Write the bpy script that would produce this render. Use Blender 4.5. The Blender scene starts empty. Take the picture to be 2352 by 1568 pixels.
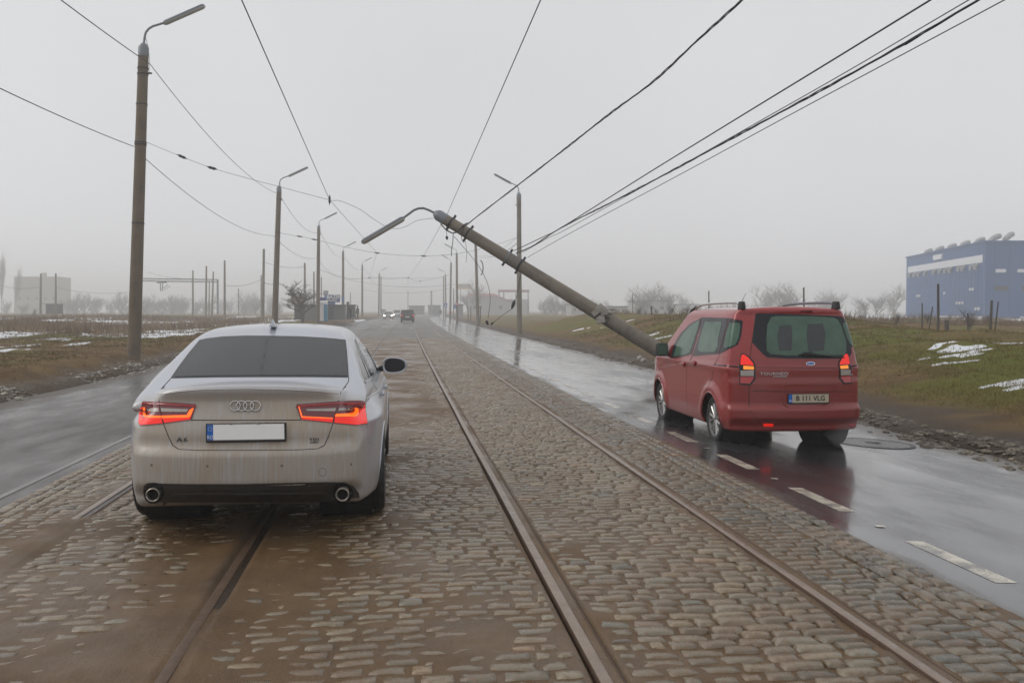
import bpy, bmesh, math, random
import numpy as np
from mathutils import Vector, Matrix
from mathutils.bvhtree import BVHTree
from mathutils.geometry import delaunay_2d_cdt

# ------------------------------------------------------------------ camera, world, sun
S = bpy.context.scene
COL = S.collection
CF, YAW, PITCH, CH = 2200.0, math.radians(6.77), math.radians(1.875), 1.615
cd = bpy.data.cameras.new("camera"); cam = bpy.data.objects.new("camera", cd); COL.objects.link(cam)
cd.sensor_width = 36.0; cd.lens = CF / 2352 * 36.0
cd.clip_start = 0.1; cd.clip_end = 4000
cam.location = (0, 0, CH)
cam.rotation_euler = (math.pi / 2 - PITCH, 0, -YAW)
S.camera = cam
w = bpy.data.worlds.new("World"); S.world = w; w.use_nodes = True
nt = w.node_tree; nt.nodes.clear()
wo = nt.nodes.new('ShaderNodeOutputWorld'); bg = nt.nodes.new('ShaderNodeBackground')
sky = nt.nodes.new('ShaderNodeTexSky'); sky.sky_type = 'NISHITA'; sky.sun_disc = False
SUN_EL, SUN_AZ = math.radians(40), math.radians(-82)
sky.sun_elevation = SUN_EL; sky.sun_rotation = SUN_AZ
sky.air_density = 1.0; sky.dust_density = 2.0
bw = nt.nodes.new('ShaderNodeRGBToBW'); nt.links.new(sky.outputs[0], bw.inputs[0])
mr = nt.nodes.new('ShaderNodeMapRange')      # an even cloud layer: the sky's own range squeezed
mr.inputs['From Min'].default_value = 2.0; mr.inputs['From Max'].default_value = 14.0
mr.inputs['To Min'].default_value = 5.6; mr.inputs['To Max'].default_value = 7.4
nt.links.new(bw.outputs[0], mr.inputs[0])
mx = nt.nodes.new('ShaderNodeMix'); mx.data_type = 'RGBA'; mx.blend_type = 'MULTIPLY'; mx.inputs[0].default_value = 1
mx.inputs[7].default_value = (0.985, 0.995, 1.02, 1)
tcw = nt.nodes.new('ShaderNodeTexCoord'); cn = nt.nodes.new('ShaderNodeTexNoise'); cn.inputs['Scale'].default_value = 2.2; cn.inputs['Detail'].default_value = 3
cr_ = nt.nodes.new('ShaderNodeMapRange'); cr_.inputs['From Min'].default_value = .3; cr_.inputs['From Max'].default_value = .7; cr_.inputs['To Min'].default_value = .955; cr_.inputs['To Max'].default_value = 1.035
mu = nt.nodes.new('ShaderNodeMath'); mu.operation = 'MULTIPLY'
nt.links.new(tcw.outputs['Generated'], cn.inputs['Vector']); nt.links.new(cn.outputs[0], cr_.inputs[0]); nt.links.new(cr_.outputs[0], mu.inputs[1]); nt.links.new(mr.outputs[0], mu.inputs[0])
nt.links.new(mu.outputs[0], mx.inputs[6]); nt.links.new(mx.outputs[2], bg.inputs[0])
bg.inputs[1].default_value = 0.118
nt.links.new(bg.outputs[0], wo.inputs[0])
sd = bpy.data.lights.new("sun", 'SUN'); sd.energy = 1.0; sd.angle = math.radians(40); sd.color = (1, 0.96, 0.9)
sun = bpy.data.objects.new("sun", sd); COL.objects.link(sun)
sun.rotation_euler = Vector((-math.sin(SUN_AZ) * math.cos(SUN_EL), -math.cos(SUN_AZ) * math.cos(SUN_EL), -math.sin(SUN_EL))).to_track_quat('-Z', 'Y').to_euler()
S.view_settings.view_transform = 'Standard'; S.view_settings.look = 'None'
S.view_settings.gamma = 1; S.view_settings.exposure = 0.10
S.cycles.use_denoising = True
S.cycles.volume_bounces = 8; S.cycles.max_bounces = 12; S.cycles.transparent_max_bounces = 12
S.cycles.caustics_reflective = False; S.cycles.caustics_refractive = False

# ------------------------------------------------------------------ layout helper: photo pixel (2352 x 1568) -> point at distance Y up the road
def ray(u, v):
    x = (u - 1176) / CF; y = -(v - 784) / CF
    f = math.cos(PITCH) + y * math.sin(PITCH); z = y * math.cos(PITCH) - math.sin(PITCH)
    return Vector((x * math.cos(YAW) + f * math.sin(YAW), -x * math.sin(YAW) + f * math.cos(YAW), z))
def at(u, v, Y):
    r = ray(u, v); return Vector((r.x * Y / r.y, Y, CH + r.z * Y / r.y))

# ------------------------------------------------------------------ object helpers
def tag(o, label=None, cat=None, group=None, kind=None):
    if label: o['label'] = label
    if cat: o['category'] = cat
    if group: o['group'] = group
    if kind: o['kind'] = kind
    return o
def empty(name, loc, label=None, cat=None, group=None, rot=(0, 0, 0)):
    o = bpy.data.objects.new(name, None); COL.objects.link(o); o.location = loc; o.rotation_euler = rot
    o.empty_display_size = 0.2
    return tag(o, label, cat, group)
def link(name, me, mat=None, parent=None, loc=None):
    o = bpy.data.objects.new(name, me); COL.objects.link(o)
    if mat is not None and len(me.materials) == 0: me.materials.append(mat)
    if parent: o.parent = parent
    if loc is not None: o.location = loc
    return o
def mesh_np(name, V, Fq, smooth=True, attrs=None):
    """V (n,3); Fq list of (m,k) int arrays"""
    me = bpy.data.meshes.new(name)
    if isinstance(Fq, np.ndarray): Fq = [Fq]
    V = np.asarray(V, np.float32)
    me.vertices.add(len(V)); me.vertices.foreach_set('co', V.ravel())
    nl = sum(f.size for f in Fq); nf = sum(len(f) for f in Fq)
    me.loops.add(nl); me.polygons.add(nf)
    vi = np.concatenate([f.ravel() for f in Fq]).astype(np.int32)
    tot = np.concatenate([np.full(len(f), f.shape[1], np.int32) for f in Fq])
    st = np.concatenate([[0], np.cumsum(tot)[:-1]]).astype(np.int32)
    me.loops.foreach_set('vertex_index', vi); me.polygons.foreach_set('loop_start', st)
    try: me.polygons.foreach_set('loop_total', tot)
    except Exception: pass
    me.update(calc_edges=True); me.validate()
    if smooth: me.polygons.foreach_set('use_smooth', np.ones(nf, bool))
    if attrs:
        for k, a in attrs.items():
            a = np.asarray(a, np.float32)
            if a.ndim == 2:
                at_ = me.attributes.new(k, 'FLOAT_COLOR', 'POINT')
                if a.shape[1] == 3: a = np.hstack([a, np.ones((len(a), 1), np.float32)])
                at_.data.foreach_set('color', a.ravel())
            else:
                at_ = me.attributes.new(k, 'FLOAT', 'POINT'); at_.data.foreach_set('value', a)
    return me
class MB:
    """collects simple shapes into one mesh"""
    def __init__(s): s.V = []; s.F = []; s.n = 0
    def add(s, V, F):
        V = [tuple(v) for v in V]; s.V += V; s.F += [tuple(i + s.n for i in f) for f in F]; s.n += len(V); return s
    def box(s, c, d, rz=0, M=None, taper=1.0):
        hx, hy, hz = d[0] / 2, d[1] / 2, d[2] / 2
        P = [Vector((sx * hx * (taper if sz > 0 else 1), sy * hy * (taper if sz > 0 else 1), sz * hz)) for sz in (-1, 1) for sy in (-1, 1) for sx in (-1, 1)]
        R = M if M is not None else Matrix.Rotation(rz, 3, 'Z')
        P = [R @ p + Vector(c) for p in P]
        return s.add(P, [(0, 2, 3, 1), (4, 5, 7, 6), (0, 1, 5, 4), (2, 6, 7, 3), (0, 4, 6, 2), (1, 3, 7, 5)])
    def tube(s, pts, r, n=8, cap=True):
        pts = [Vector(p) for p in pts]
        rs = r if hasattr(r, '__len__') else [r] * len(pts)
        V = []; prev = None
        for i, p in enumerate(pts):
            t = (pts[min(i + 1, len(pts) - 1)] - pts[max(i - 1, 0)])
            t = t.normalized() if t.length > 1e-9 else Vector((0, 0, 1))
            if prev is None:
                a = Vector((0, 0, 1)) if abs(t.z) < .9 else Vector((1, 0, 0))
                u = t.cross(a).normalized()
            else:
                u = (prev - t * prev.dot(t)).normalized()
            prev = u; q = t.cross(u)
            for k in range(n):
                an = 2 * math.pi * k / n
                V.append(p + (u * math.cos(an) + q * math.sin(an)) * rs[i])
        F = [(i * n + k, i * n + (k + 1) % n, (i + 1) * n + (k + 1) % n, (i + 1) * n + k) for i in range(len(pts) - 1) for k in range(n)]
        if cap: F += [tuple(range(n))[::-1], tuple((len(pts) - 1) * n + k for k in range(n))]
        return s.add(V, F)
    def lathe(s, prof, n=24, axis='Z', c=(0, 0, 0), close=False):
        V = []
        for (r, h) in prof:
            for k in range(n):
                a = 2 * math.pi * k / n; x, y = r * math.cos(a), r * math.sin(a)
                v = {'Z': (x, y, h), 'X': (h, x, y), 'Y': (x, h, y)}[axis]
                V.append((v[0] + c[0], v[1] + c[1], v[2] + c[2]))
        m = len(prof)
        F = [(i * n + k, i * n + (k + 1) % n, ((i + 1) % m) * n + (k + 1) % n, ((i + 1) % m) * n + k) for i in range(m if close else m - 1) for k in range(n)]
        return s.add(V, F)
    def mesh(s, name, smooth=False, bevel=0):
        me = bpy.data.meshes.new(name); me.from_pydata(s.V, [], s.F); me.update()
        bm = bmesh.new(); bm.from_mesh(me)
        bmesh.ops.recalc_face_normals(bm, faces=bm.faces)
        if bevel: bmesh.ops.bevel(bm, geom=list(bm.edges), offset=bevel, segments=2, affect='EDGES', profile=.5)
        bm.to_mesh(me); bm.free()
        if smooth:
            for p in me.polygons: p.use_smooth = True
        return me
    def build(s, name, mat, parent=None, loc=None, smooth=False, bevel=0):
        me = s.mesh(name, smooth, bevel)
        if smooth:
            try: me.set_sharp_from_angle(angle=math.radians(40))
            except Exception: pass
        return link(name, me, mat, parent, loc)
def copy_tree(o, parent=None):
    c = o.copy(); COL.objects.link(c)
    if parent: c.parent = parent
    for ch in list(o.children): copy_tree(ch, c)
    return c

# ------------------------------------------------------------------ materials
class NB:
    def __init__(s, name):
        s.m = bpy.data.materials.new(name); s.m.use_nodes = True; s.t = s.m.node_tree
        s.p = s.t.nodes['Principled BSDF']; s.tc = None
    def n(s, typ, **kw):
        nd = s.t.nodes.new('ShaderNode' + typ)
        for k, v in kw.items():
            if k.startswith('_'): nd.inputs[k[1:].replace('_', ' ')].default_value = v
            else: setattr(nd, k, v)
        return nd
    def l(s, a, b): s.t.links.new(a, b)
    def obj(s, scale=(1, 1, 1)):
        if s.tc is None: s.tc = s.n('TexCoord')
        mp = s.n('Mapping'); mp.inputs['Scale'].default_value = scale
        s.l(s.tc.outputs['Object'], mp.inputs[0]); return mp.outputs[0]
    def noise(s, scale, detail=4, rough=.55, vec=None, sc=(1, 1, 1)):
        nd = s.n('TexNoise'); nd.inputs['Scale'].default_value = scale; nd.inputs['Detail'].default_value = detail
        nd.inputs['Roughness'].default_value = rough
        s.l(vec if vec is not None else s.obj(sc), nd.inputs['Vector']); return nd.outputs[0]
    def ramp(s, v, stops):
        nd = s.n('ValToRGB'); e = nd.color_ramp.elements
        while len(e) < len(stops): e.new(0.5)
        for i, (p, c) in enumerate(stops):
            e[i].position = p; e[i].color = (c, c, c, 1) if not hasattr(c, '__len__') else (*c, 1)
        s.l(v, nd.inputs[0]); return nd.outputs[0]
    def mix(s, fac, a, b, mode='MIX'):
        nd = s.n('Mix', data_type='RGBA', blend_type=mode)
        for i, x in ((0, fac), (6, a), (7, b)):
            if hasattr(x, 'is_output') or isinstance(x, bpy.types.NodeSocket): s.l(x, nd.inputs[i])
            elif i == 0: nd.inputs[0].default_value = x
            else: nd.inputs[i].default_value = (*x, 1) if hasattr(x, '__len__') else (x, x, x, 1)
        return nd.outputs[2]
    def math(s, op, a, b=0.0, c=None):
        nd = s.n('Math', operation=op)
        for i, x in enumerate((a, b) if c is None else (a, b, c)):
            if isinstance(x, bpy.types.NodeSocket): s.l(x, nd.inputs[i])
            else: nd.inputs[i].default_value = x
        return nd.outputs[0]
    def attr(s, name, col=False):
        nd = s.n('Attribute'); nd.attribute_name = name; return nd.outputs['Color' if col else 'Fac']
    def bump(s, h, strength=.3, dist=.02):
        nd = s.n('Bump'); nd.inputs['Strength'].default_value = strength; nd.inputs['Distance'].default_value = dist
        s.l(h, nd.inputs['Height']); s.l(nd.outputs[0], s.p.inputs['Normal'])
    def set(s, **kw):
        for k, v in kw.items():
            k = k.replace('_', ' '); i = s.p.inputs[k]
            if isinstance(v, bpy.types.NodeSocket): s.l(v, i)
            elif hasattr(v, '__len__') and len(v) == 3: i.default_value = (*v, 1)
            else: i.default_value = v
        return s
def simple(name, col, rough=.6, metal=0, var=.25, scale=6, bump=0, bscale=40, coat=0, emit=None, es=0, wet=0):
    b = NB(name)
    n = b.noise(scale)
    c = b.mix(n, tuple(x * (1 - var) for x in col), tuple(min(1, x * (1 + var)) for x in col))
    r = b.ramp(b.noise(scale * 2.3), [(.3, max(.03, rough - .1)), (.7, min(1, rough + .1))])
    b.set(Base_Color=c, Roughness=r, Metallic=metal, Coat_Weight=coat)
    if bump: b.bump(b.noise(bscale), bump, .01)
    if emit: b.set(Emission_Color=emit, Emission_Strength=es)
    return b.m
M = {}
M['concrete'] = None
def mk_concrete(name, base, dark, streak=1.0):
    b = NB(name)
    n1 = b.noise(3, 6); n2 = b.noise(9, 5, .6, sc=(1, 1, .12)); n3 = b.noise(60, 3)
    c = b.mix(b.ramp(n1, [(.35, 0), (.7, 1)]), base, tuple(x * .78 for x in base))
    c = b.mix(b.ramp(n2, [(.5, 0), (.75, .6 * streak)]), c, dark)
    c = b.mix(b.ramp(b.noise(1.7, 6, .65), [(.52, 0), (.60, .45 * streak)]), c, dark); c = b.mix(b.ramp(n3, [(.3, .0), (.7, .25)]), c, tuple(x * 1.2 for x in base))
    b.set(Base_Color=c, Roughness=.85); b.bump(n3, .25, .01)
    return b.m
M['pole'] = mk_concrete('pole_concrete', (.165, .128, .088), (.08, .06, .042))
M['pole2'] = mk_concrete('pole_concrete_pale', (.20, .172, .135), (.10, .085, .065), 1.5)
M['galv'] = simple('galvanised_steel', (.17, .19, .21), .5, .3, .2)
M['darkmetal'] = simple('dark_metal', (.035, .035, .04), .5, .5, .3)
M['black'] = simple('black_rubber', (.012, .012, .013), .65, 0, .3)
M['wire'] = simple('cable_black', (.018, .02, .022), .6, 0, .2)
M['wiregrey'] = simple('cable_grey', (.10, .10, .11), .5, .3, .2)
M['lamphead'] = simple('lamp_housing', (.10, .12, .15), .5, .2, .15)
M['lampglass'] = simple('lamp_diffuser', (.42, .42, .40), .4, 0, .15)

# ------------------------------------------------------------------ numpy noise
_R = np.random.RandomState(7); _T = _R.rand(256, 256)
def vnoise(x, y, s=1.0, o=0):
    x = np.asarray(x, float) * s + 17.3 * o; y = np.asarray(y, float) * s + 41.7 * o
    xi = np.floor(x).astype(int); yi = np.floor(y).astype(int); fx = x - xi; fy = y - yi
    fx = fx * fx * (3 - 2 * fx); fy = fy * fy * (3 - 2 * fy)
    a = _T[xi % 256, yi % 256]; b_ = _T[(xi + 1) % 256, yi % 256]; c = _T[xi % 256, (yi + 1) % 256]; d = _T[(xi + 1) % 256, (yi + 1) % 256]
    return (a * (1 - fx) + b_ * fx) * (1 - fy) + (c * (1 - fx) + d * fx) * fy
def fbm(x, y, s=1.0, o=0, n=4, g=.5):
    t = 0; a = 1; tot = 0
    for i in range(n):
        t = t + a * vnoise(x, y, s * 2 ** i, o + i * 3); tot += a; a *= g
    return t / tot
def sst(a, b_, x):
    t = np.clip((x - a) / (b_ - a), 0, 1); return t * t * (3 - 2 * t)

# ------------------------------------------------------------------ ground
KC = 8e-5
def bend(Y): return KC * np.maximum(Y, 0) ** 2
def grid(xs, ys):
    nx, ny = len(xs), len(ys); X, Y = np.meshgrid(xs, ys)
    i = np.arange(nx * ny).reshape(ny, nx)
    F = np.stack([i[:-1, :-1], i[:-1, 1:], i[1:, 1:], i[1:, :-1]], -1).reshape(-1, 4)
    return X.ravel(), Y.ravel(), F
def geo(a, b_, d0, g):
    out = [a]; d = d0
    while out[-1] < b_: out.append(out[-1] + d); d *= g
    return np.array(out)
def road_z(Xp):
    a = np.abs(Xp); return np.where(a < 3.26, 0.0, -.025 - np.where(Xp > 0, .05, .03) * (a - 3.26))
def edge_r(Y): return 7.15 + 1.0 * (1 - np.exp(-np.maximum(Y - 8, 0) / 25)) + .5 * (fbm(Y * 0 + 3, Y, .5, 2) - .5)
def edge_l(Y): return 7.3 + .3 * (1 - np.exp(-np.maximum(Y - 15, 0) / 20)) + .5 * (fbm(Y * 0 + 9, Y, .45, 4) - .5)
def terrain(X, Y):
    """height of the verge and field, X in road-bent coordinates"""
    er, el = edge_r(Y), edge_l(Y)
    d = np.where(X > 0, X - er, -X - el)           # distance beyond the road edge
    rz = np.where(X > 0, -.24, -.15)
    n1 = fbm(X, Y, .35, 1); n2 = fbm(X, Y, 1.8, 5); n3 = fbm(X, Y, .06, 9)
    # right: rubble ridge, mud strip, bank, mounds
    bankh = (.92 + .50 * sst(34, 52, Y)) * sst(110, 80, Y) + .35 * sst(80, 110, Y)
    zr = .10 * np.exp(-((d - .45) / .3) ** 2) + .12 * sst(.3, 1.5, d) + bankh * sst(1.2, 9.0, d) \
        + (n1 - .5) * .55 * sst(2, 8, d) + (n3 - .5) * .7 * sst(4, 12, d) - .75 * sst(10, 20, d) * sst(110, 80, Y)
    # left: small ridge, flat rising field
    zl = .12 * np.exp(-((d - .4) / .3) ** 2) + .42 * sst(.2, 1.6, d) + .35 * sst(4, 30, d) + (n1 - .5) * .3 * sst(1, 5, d) + (n3 - .5) * .7 * sst(6, 30, d)
    z = np.where(X > 0, zr, zl) + (n2 - .5) * .10 * sst(0, .6, d)
    z = rz + z
    z = np.where(d < .25, rz - .45 + .45 * sst(-.5, .25, d) + (z - rz) * sst(-.1, .25, d), z)
    far = sst(180, 320, Y) ; z = z * (1 - far) + (.1) * far
    z = np.where((d < -.4), -.7, z)
    return z
def tz(X, Y):
    """terrain height at a world point"""
    return float(terrain(np.array([X - bend(np.array(Y))]), np.array([float(Y)]))[0])

ys = np.concatenate([np.arange(-14, 6, .5), geo(6, 900, .13, 1.011)])
xr = geo(6.3, 700, .12, 1.03); xs = np.concatenate([-xr[::-1], np.array([-4., 0, 4.]), xr])
X, Y, Fg = grid(xs, ys)
Z = terrain(X, Y)
# keep the sheet wholly below the road where the road lies
d = np.where(X > 0, X - edge_r(Y), -X - edge_l(Y))
# snow patches: left field, right bank
nz = fbm(X * .8, Y * .45, .9, 21, 5); XL = -X
snow = sst(.56, .62, nz + .0) * sst(4.5, 9, np.where(X < 0, d, 0)) * sst(18, 30, Y) * sst(190, 120, Y) * sst(.42, .56, fbm(X, Y * .5, .12, 31))
def blob(cx, cy, rx, ry, rot, amp=1):
    dx, dy = X - cx, Y - cy; c, s_ = math.cos(rot), math.sin(rot)
    u, v = (dx * c + dy * s_) / rx, (-dx * s_ + dy * c) / ry
    return amp * np.exp(-(u * u + v * v) ** 1.4) 
def gpt(u, v):     # photo pixel on the terrain
    r = ray(u, v)
    t = 4.0
    while t < 400:
        p = Vector((0, 0, CH)) + r * t
        if p.z < tz(p.x, p.y): break
        t += .1 + t * .003
    return p
sb = 0
for (u, v, rx, ry, ro, am) in [(2205, 800, .75, .5, .4, 1.4), (2225, 812, .5, .35, .1, 1.3), (2165, 790, .5, .18, .5, 1.1), (2262, 803, .5, .2, -.3, 1), (2155, 822, .7, .22, -.3, 1), (2190, 832, .7, .2, -.2, .9),
                          (2300, 880, .45, .16, .1, 1.3), (2325, 882, .4, .22, .3, 1.3), (2352, 886, .5, .2, .1, 1.2), (1330, 757, .5, .5, 0, 1), (1352, 753, .4, .3, .5, .9), (1385, 752, .4, .4, 0, .9), (1440, 738, .7, .4, .4, 1), (1525, 775, .6, .3, 0, 1.1), (1500, 768, .4, .3, 0, .8),
                          (2320, 790, .8, .2, 0, .9)]:
    p = gpt(u, v); sb = sb + blob(p.x - bend(p.y), p.y, rx, ry, ro, am)
snow = np.maximum(snow, sst(.42, .6, sb * (.45 + 1.1 * fbm(X, Y, 2.2, 40))))
for (u, v, du, dv, am) in [(50, 765, 42, 9, 1.1), (20, 760, 40, 5, .9), (10, 796, 26, 7, 1), (30, 802, 12, 4, .9), (210, 769, 34, 4, .9), (265, 738, 34, 4, .9), (300, 744, 30, 5, .9), (240, 729, 26, 3, .8),
                    (345, 762, 50, 6, 1.05), (400, 768, 40, 8, 1.1), (300, 772, 34, 4, .9), (385, 750, 36, 6, 1.05), (345, 745, 20, 3, .9), (435, 739, 26, 4, .9), (470, 747, 20, 4, .9), (420, 760, 30, 5, 1), (150, 735, 22, 2, .7), (500, 733, 30, 3, .8), (560, 728, 30, 3, .8), (660, 736, 28, 4, 1), (640, 729, 20, 3, .9), (180, 790, 22, 2, .8), (830, 737, 14, 2, .7)]:
    p = gpt(u, v); dd = p.y; XX = p.x - bend(dd); sb = sb + blob(XX, p.y, du * dd / CF, max(.25, dv * dd * dd / (CF * 1.3)), 0, am * 1.1)
snow = np.maximum(snow, sst(.42, .6, sb * (.35 + 1.3 * fbm(X, Y * .6, 2.2, 40))))
rfar = sst(40, 60, np.where(X > 0, d, 0)) * sst(.45, .55, fbm(X, Y * .5, .15, 51))
snow = np.maximum(snow, rfar * .9)
# green / mud factors
green = np.clip(sst(.42, .62, fbm(X, Y, .25, 61)) * .8 + .5 * (X > 0) * sst(2.5, 6, d) * sst(45, 20, Y) - .1, 0, 1) * sst(1.5, 3.5, d)
mud = np.where(X > 0, sst(2.3, .8, d + (fbm(X, Y, .8, 71) - .5) * 2), .8 * sst(1.3, .4, d + (fbm(X, Y, .8, 71) - .5)))
ridge = sst(1.05, .75, d + (fbm(X, Y, 2.5, 75) - .5) * .7) * sst(.42, .52, fbm(X, Y, 1.1, 77))
me = mesh_np('ground', np.stack([X + bend(Y), Y, Z], 1), Fg, attrs={'snow': snow, 'green': green, 'mud': mud, 'ridge': ridge})
b = NB('field_ground')
na = b.noise(1.2, 6); nb_ = b.noise(14, 5, .65); nc = b.noise(60, 4, .7)
brown = b.mix(nb_, (.056, .030, .009), (.17, .098, .034)); brown = b.mix(b.ramp(na, [(.4, 0), (.65, .7)]), brown, (.22, .14, .05))
gr = b.mix(nb_, (.045, .060, .003), (.17, .175, .012))
c = b.mix(b.attr('green'), brown, gr)
mudc = b.mix(nb_, (.030, .018, .010), (.080, .052, .030))
c = b.mix(b.attr('mud'), c, mudc)
rg = b.mix(b.ramp(nc, [(.4, 0), (.62, 1)]), (.05, .04, .03), (.36, .33, .29))
rfac = b.math('MULTIPLY', b.attr('ridge'), b.ramp(nb_, [(.45, 0), (.62, .8)]))
c = b.mix(rfac, c, rg)
sn = b.ramp(b.math('ADD', b.attr('snow'), b.math('MULTIPLY', b.math('SUBTRACT', nb_, .5), .7)), [(.47, 0), (.53, 1)])
c = b.mix(sn, c, (.80, .82, .86))
rough = b.mix(b.attr('mud'), .95, .7)
b.set(Base_Color=c, Roughness=rough, Specular_IOR_Level=.25); b.bump(b.math('ADD', nb_, b.math('MULTIPLY', nc, .5)), .9, .06)
M['ground'] = b.m
tag(link('ground', me, b.m), kind='structure')

# asphalt carriageways
def asphalt(name, tint, wet, cw):
    b = NB(name)
    big = b.noise(.35, 5, .6, sc=(1.6, .35, 1)); mid = b.noise(2.2, 5, .6, sc=(1, .35, 1)); fine = b.noise(160, 3, .7); grit = b.noise(45, 3, .6)
    c = b.mix(fine, tuple(x * .55 for x in tint), tuple(x * 1.5 for x in tint))
    c = b.mix(b.ramp(mid, [(.45, 0), (.7, .5)]), c, tuple(x * .6 for x in tint))
    dirt = b.ramp(b.math('ADD', b.attr('edge'), b.math('MULTIPLY', b.math('SUBTRACT', mid, .5), 1.2)), [(.35, 0), (.75, 1)])
    c = b.mix(dirt, c, b.mix(grit, (.035, .026, .019), (.10, .078, .058)))
    w_ = b.ramp(b.math('ADD', b.math('MULTIPLY', big, .6), b.math('MULTIPLY', mid, .4)), wet)
    r = b.mix(b.math('MULTIPLY', dirt, .7), w_, .6)
    b.set(Base_Color=c, Roughness=r, Specular_IOR_Level=.2, Coat_Weight=cw, Coat_Roughness=.12, Coat_IOR=1.33)
    bs = b.math('MULTIPLY', b.math('ADD', b.math('MULTIPLY', grit, .7), b.math('MULTIPLY', fine, .5)), b.math('ADD', r, .02))
    b.bump(bs, .55, .015)
    rr = b.mix(b.math('MULTIPLY', dirt, .5), b.ramp(w_, [(.05, .03), (.5, .35)]), .5)
    b.l(rr, b.p.inputs['Coat Roughness'])
    return b.m
M['asph_r'] = asphalt('wet_asphalt', (.032, .033, .037), [(.40, .06), (.50, .16), (.62, .34)], .62)
M['asph_l'] = asphalt('damp_asphalt', (.060, .052, .047), [(.38, .20), (.5, .36), (.65, .52)], .16)
def sheet(name, x0, x1, nx, y0, y1, mat, zf, edge, kind='structure', wob=0):
    X, Y, F = grid(np.linspace(x0, x1, nx), geo(y0, y1, .25, 1.01))
    Z = zf(X) if callable(zf) else np.full_like(X, zf)
    Xw = X + bend(Y)
    me = mesh_np(name, np.stack([Xw, Y, Z], 1), F, attrs={'edge': edge(X, Y)})
    return tag(link(name, me, mat), kind=kind)
sheet('road_right', 3.27, 9.0, 30, -14, 420, M['asph_r'], lambda X: road_z(X), lambda X, Y: np.clip(1.1 - (edge_r(Y) - X) / 1.0, 0, 1) + np.clip(.75 - (X - 3.27) / .5, 0, 1) * .8)
sheet('road_left', -9.0, -3.27, 30, -14, 420, M['asph_l'], lambda X: road_z(X), lambda X, Y: np.clip(1.1 - (edge_l(Y) + X) / 1.0, 0, 1) + np.clip(.5 - (-X - 3.27) / .4, 0, 1) * .7)

# tram bed: rails, setts, sand
RAILS = [-2.50, -1.035, .895, 2.355]
b = NB('wet_sand'); n1 = b.noise(2.5, 6); n2 = b.noise(90, 4, .7); n3 = b.noise(260, 2, .7); n4 = b.noise(.9, 5)
c = b.mix(b.ramp(n1, [(.3, 0), (.7, 1)]), (.060, .031, .011), (.120, .067, .027))
c = b.mix(b.ramp(n2, [(.35, 0), (.75, .5)]), c, (.23, .15, .078)); c = b.mix(b.ramp(n3, [(.66, 0), (.72, .8)]), c, (.40, .34, .24))
c = b.mix(b.attr('damp'), c, (.032, .022, .015))
rr = b.mix(b.ramp(n4, [(.4, 0), (.6, 1)]), .24, .60)
b.set(Base_Color=c, Roughness=rr, Specular_IOR_Level=.30); n6 = b.noise(1.0, 5, .65, sc=(14, 1.3, 1)); b.bump(b.math('ADD', b.math('ADD', n2, b.math('MULTIPLY', n3, .5)), b.math('MULTIPLY', n6, 1.2)), .6, .010)
M['sand'] = b.m
b = NB('sett_stone'); n1 = b.noise(30, 5, .6); n2 = b.noise(140, 3, .7); tn = b.attr('tint', True); n5 = b.noise(1.6, 5)
c = b.mix(n1, (.088, .066, .038), (.285, .225, .140)); c = b.mix(1, c, tn, 'MULTIPLY')
c = b.mix(b.ramp(n2, [(.5, 0), (.75, .6)]), c, (.09, .062, .038))
c = b.mix(b.ramp(b.math('ADD', n1, b.math('MULTIPLY', n5, .8)), [(.86, 0), (1.1, .9)]), c, (.15, .092, .046))
b.set(Base_Color=c, Roughness=b.ramp(n1, [(.3, .12), (.7, .33)]), Specular_IOR_Level=.9); b.bump(b.math('ADD', n1, n2), .45, .008)
M['sett'] = b.m
def sandh(X, Y):
    """height of the sand film, 0 = crown of the setts"""
    m = -.0140 + .020 * (fbm(X, Y, 1.1, 81, 4) - .5) + .014 * (fbm(X, Y, 7, 85, 3) - .5)
    left = sst(-.15, -1.1, X) * sst(9, 6.5, Y)
    m += .014 * left * (.45 + .8 * fbm(X, Y, .6, 87)) + .012 * (fbm(X * 5, Y * .35, 1.0, 89, 3) - .5)
    mid = np.exp(-((X + .15) / .75) ** 2); m += .0065 * mid * sst(3, 6, Y) + .012 * sst(12, 17, Y) * sst(42, 30, Y) * np.exp(-((X + .1) / .95) ** 2)
    m += .006 * sst(-.9, .5, -X) * sst(10, 25, Y)
    m -= .004 * sst(1.0, 1.5, X) * sst(18, 9, Y) + .004 * sst(2.6, 3.2, X) + .006 * sst(-2.85, -3.2, X)
    for r in RAILS: m += .0105 * np.exp(-(np.abs(X - r - .02) / .11) ** 4)
    m += .02 * sst(25, 40, Y) * .3
    return m
xs = np.linspace(-3.27, 3.27, 240); ys = np.concatenate([geo(2.4, 56, .022, 1.0022)])
X, Y, F = grid(xs, ys); Z = sandh(X, Y)
for r in RAILS[2:]: Z = np.where((X > r - .040) & (X < r + .085), -.05, Z)
for r, ya, yb in ((RAILS[0], 8.0, 10.5), (RAILS[1], 5.6, 9)):
    cov = .0030 + .016 * (fbm(X * .1, Y, 1.4, 97, 3) - .42) + .03 * np.where(r < -2, 0, 1) * sst(5.6, 4.6, Y) * .10 - .02 * sst(ya - .5, ya, Y) * sst(yb + .5, yb, Y) - .02 * sst(12, 20, Y) - .007 * np.where(r > -2, 1, -.6)
    Z = np.where((X > r - .045) & (X < r + .085), np.maximum(cov, -.03), Z)
damp = sst(-1.0, -1.06, X) * sst(-1.16, -1.10, X) * sst(5.2, 6, Y) * sst(9.5, 9, Y) * .6
tag(link('sand_film', mesh_np('sand_film', np.stack([X + bend(Y), Y, Z], 1), F, attrs={'damp': damp}), M['sand']), kind='structure')
rng = np.random.RandomState(3)
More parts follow.
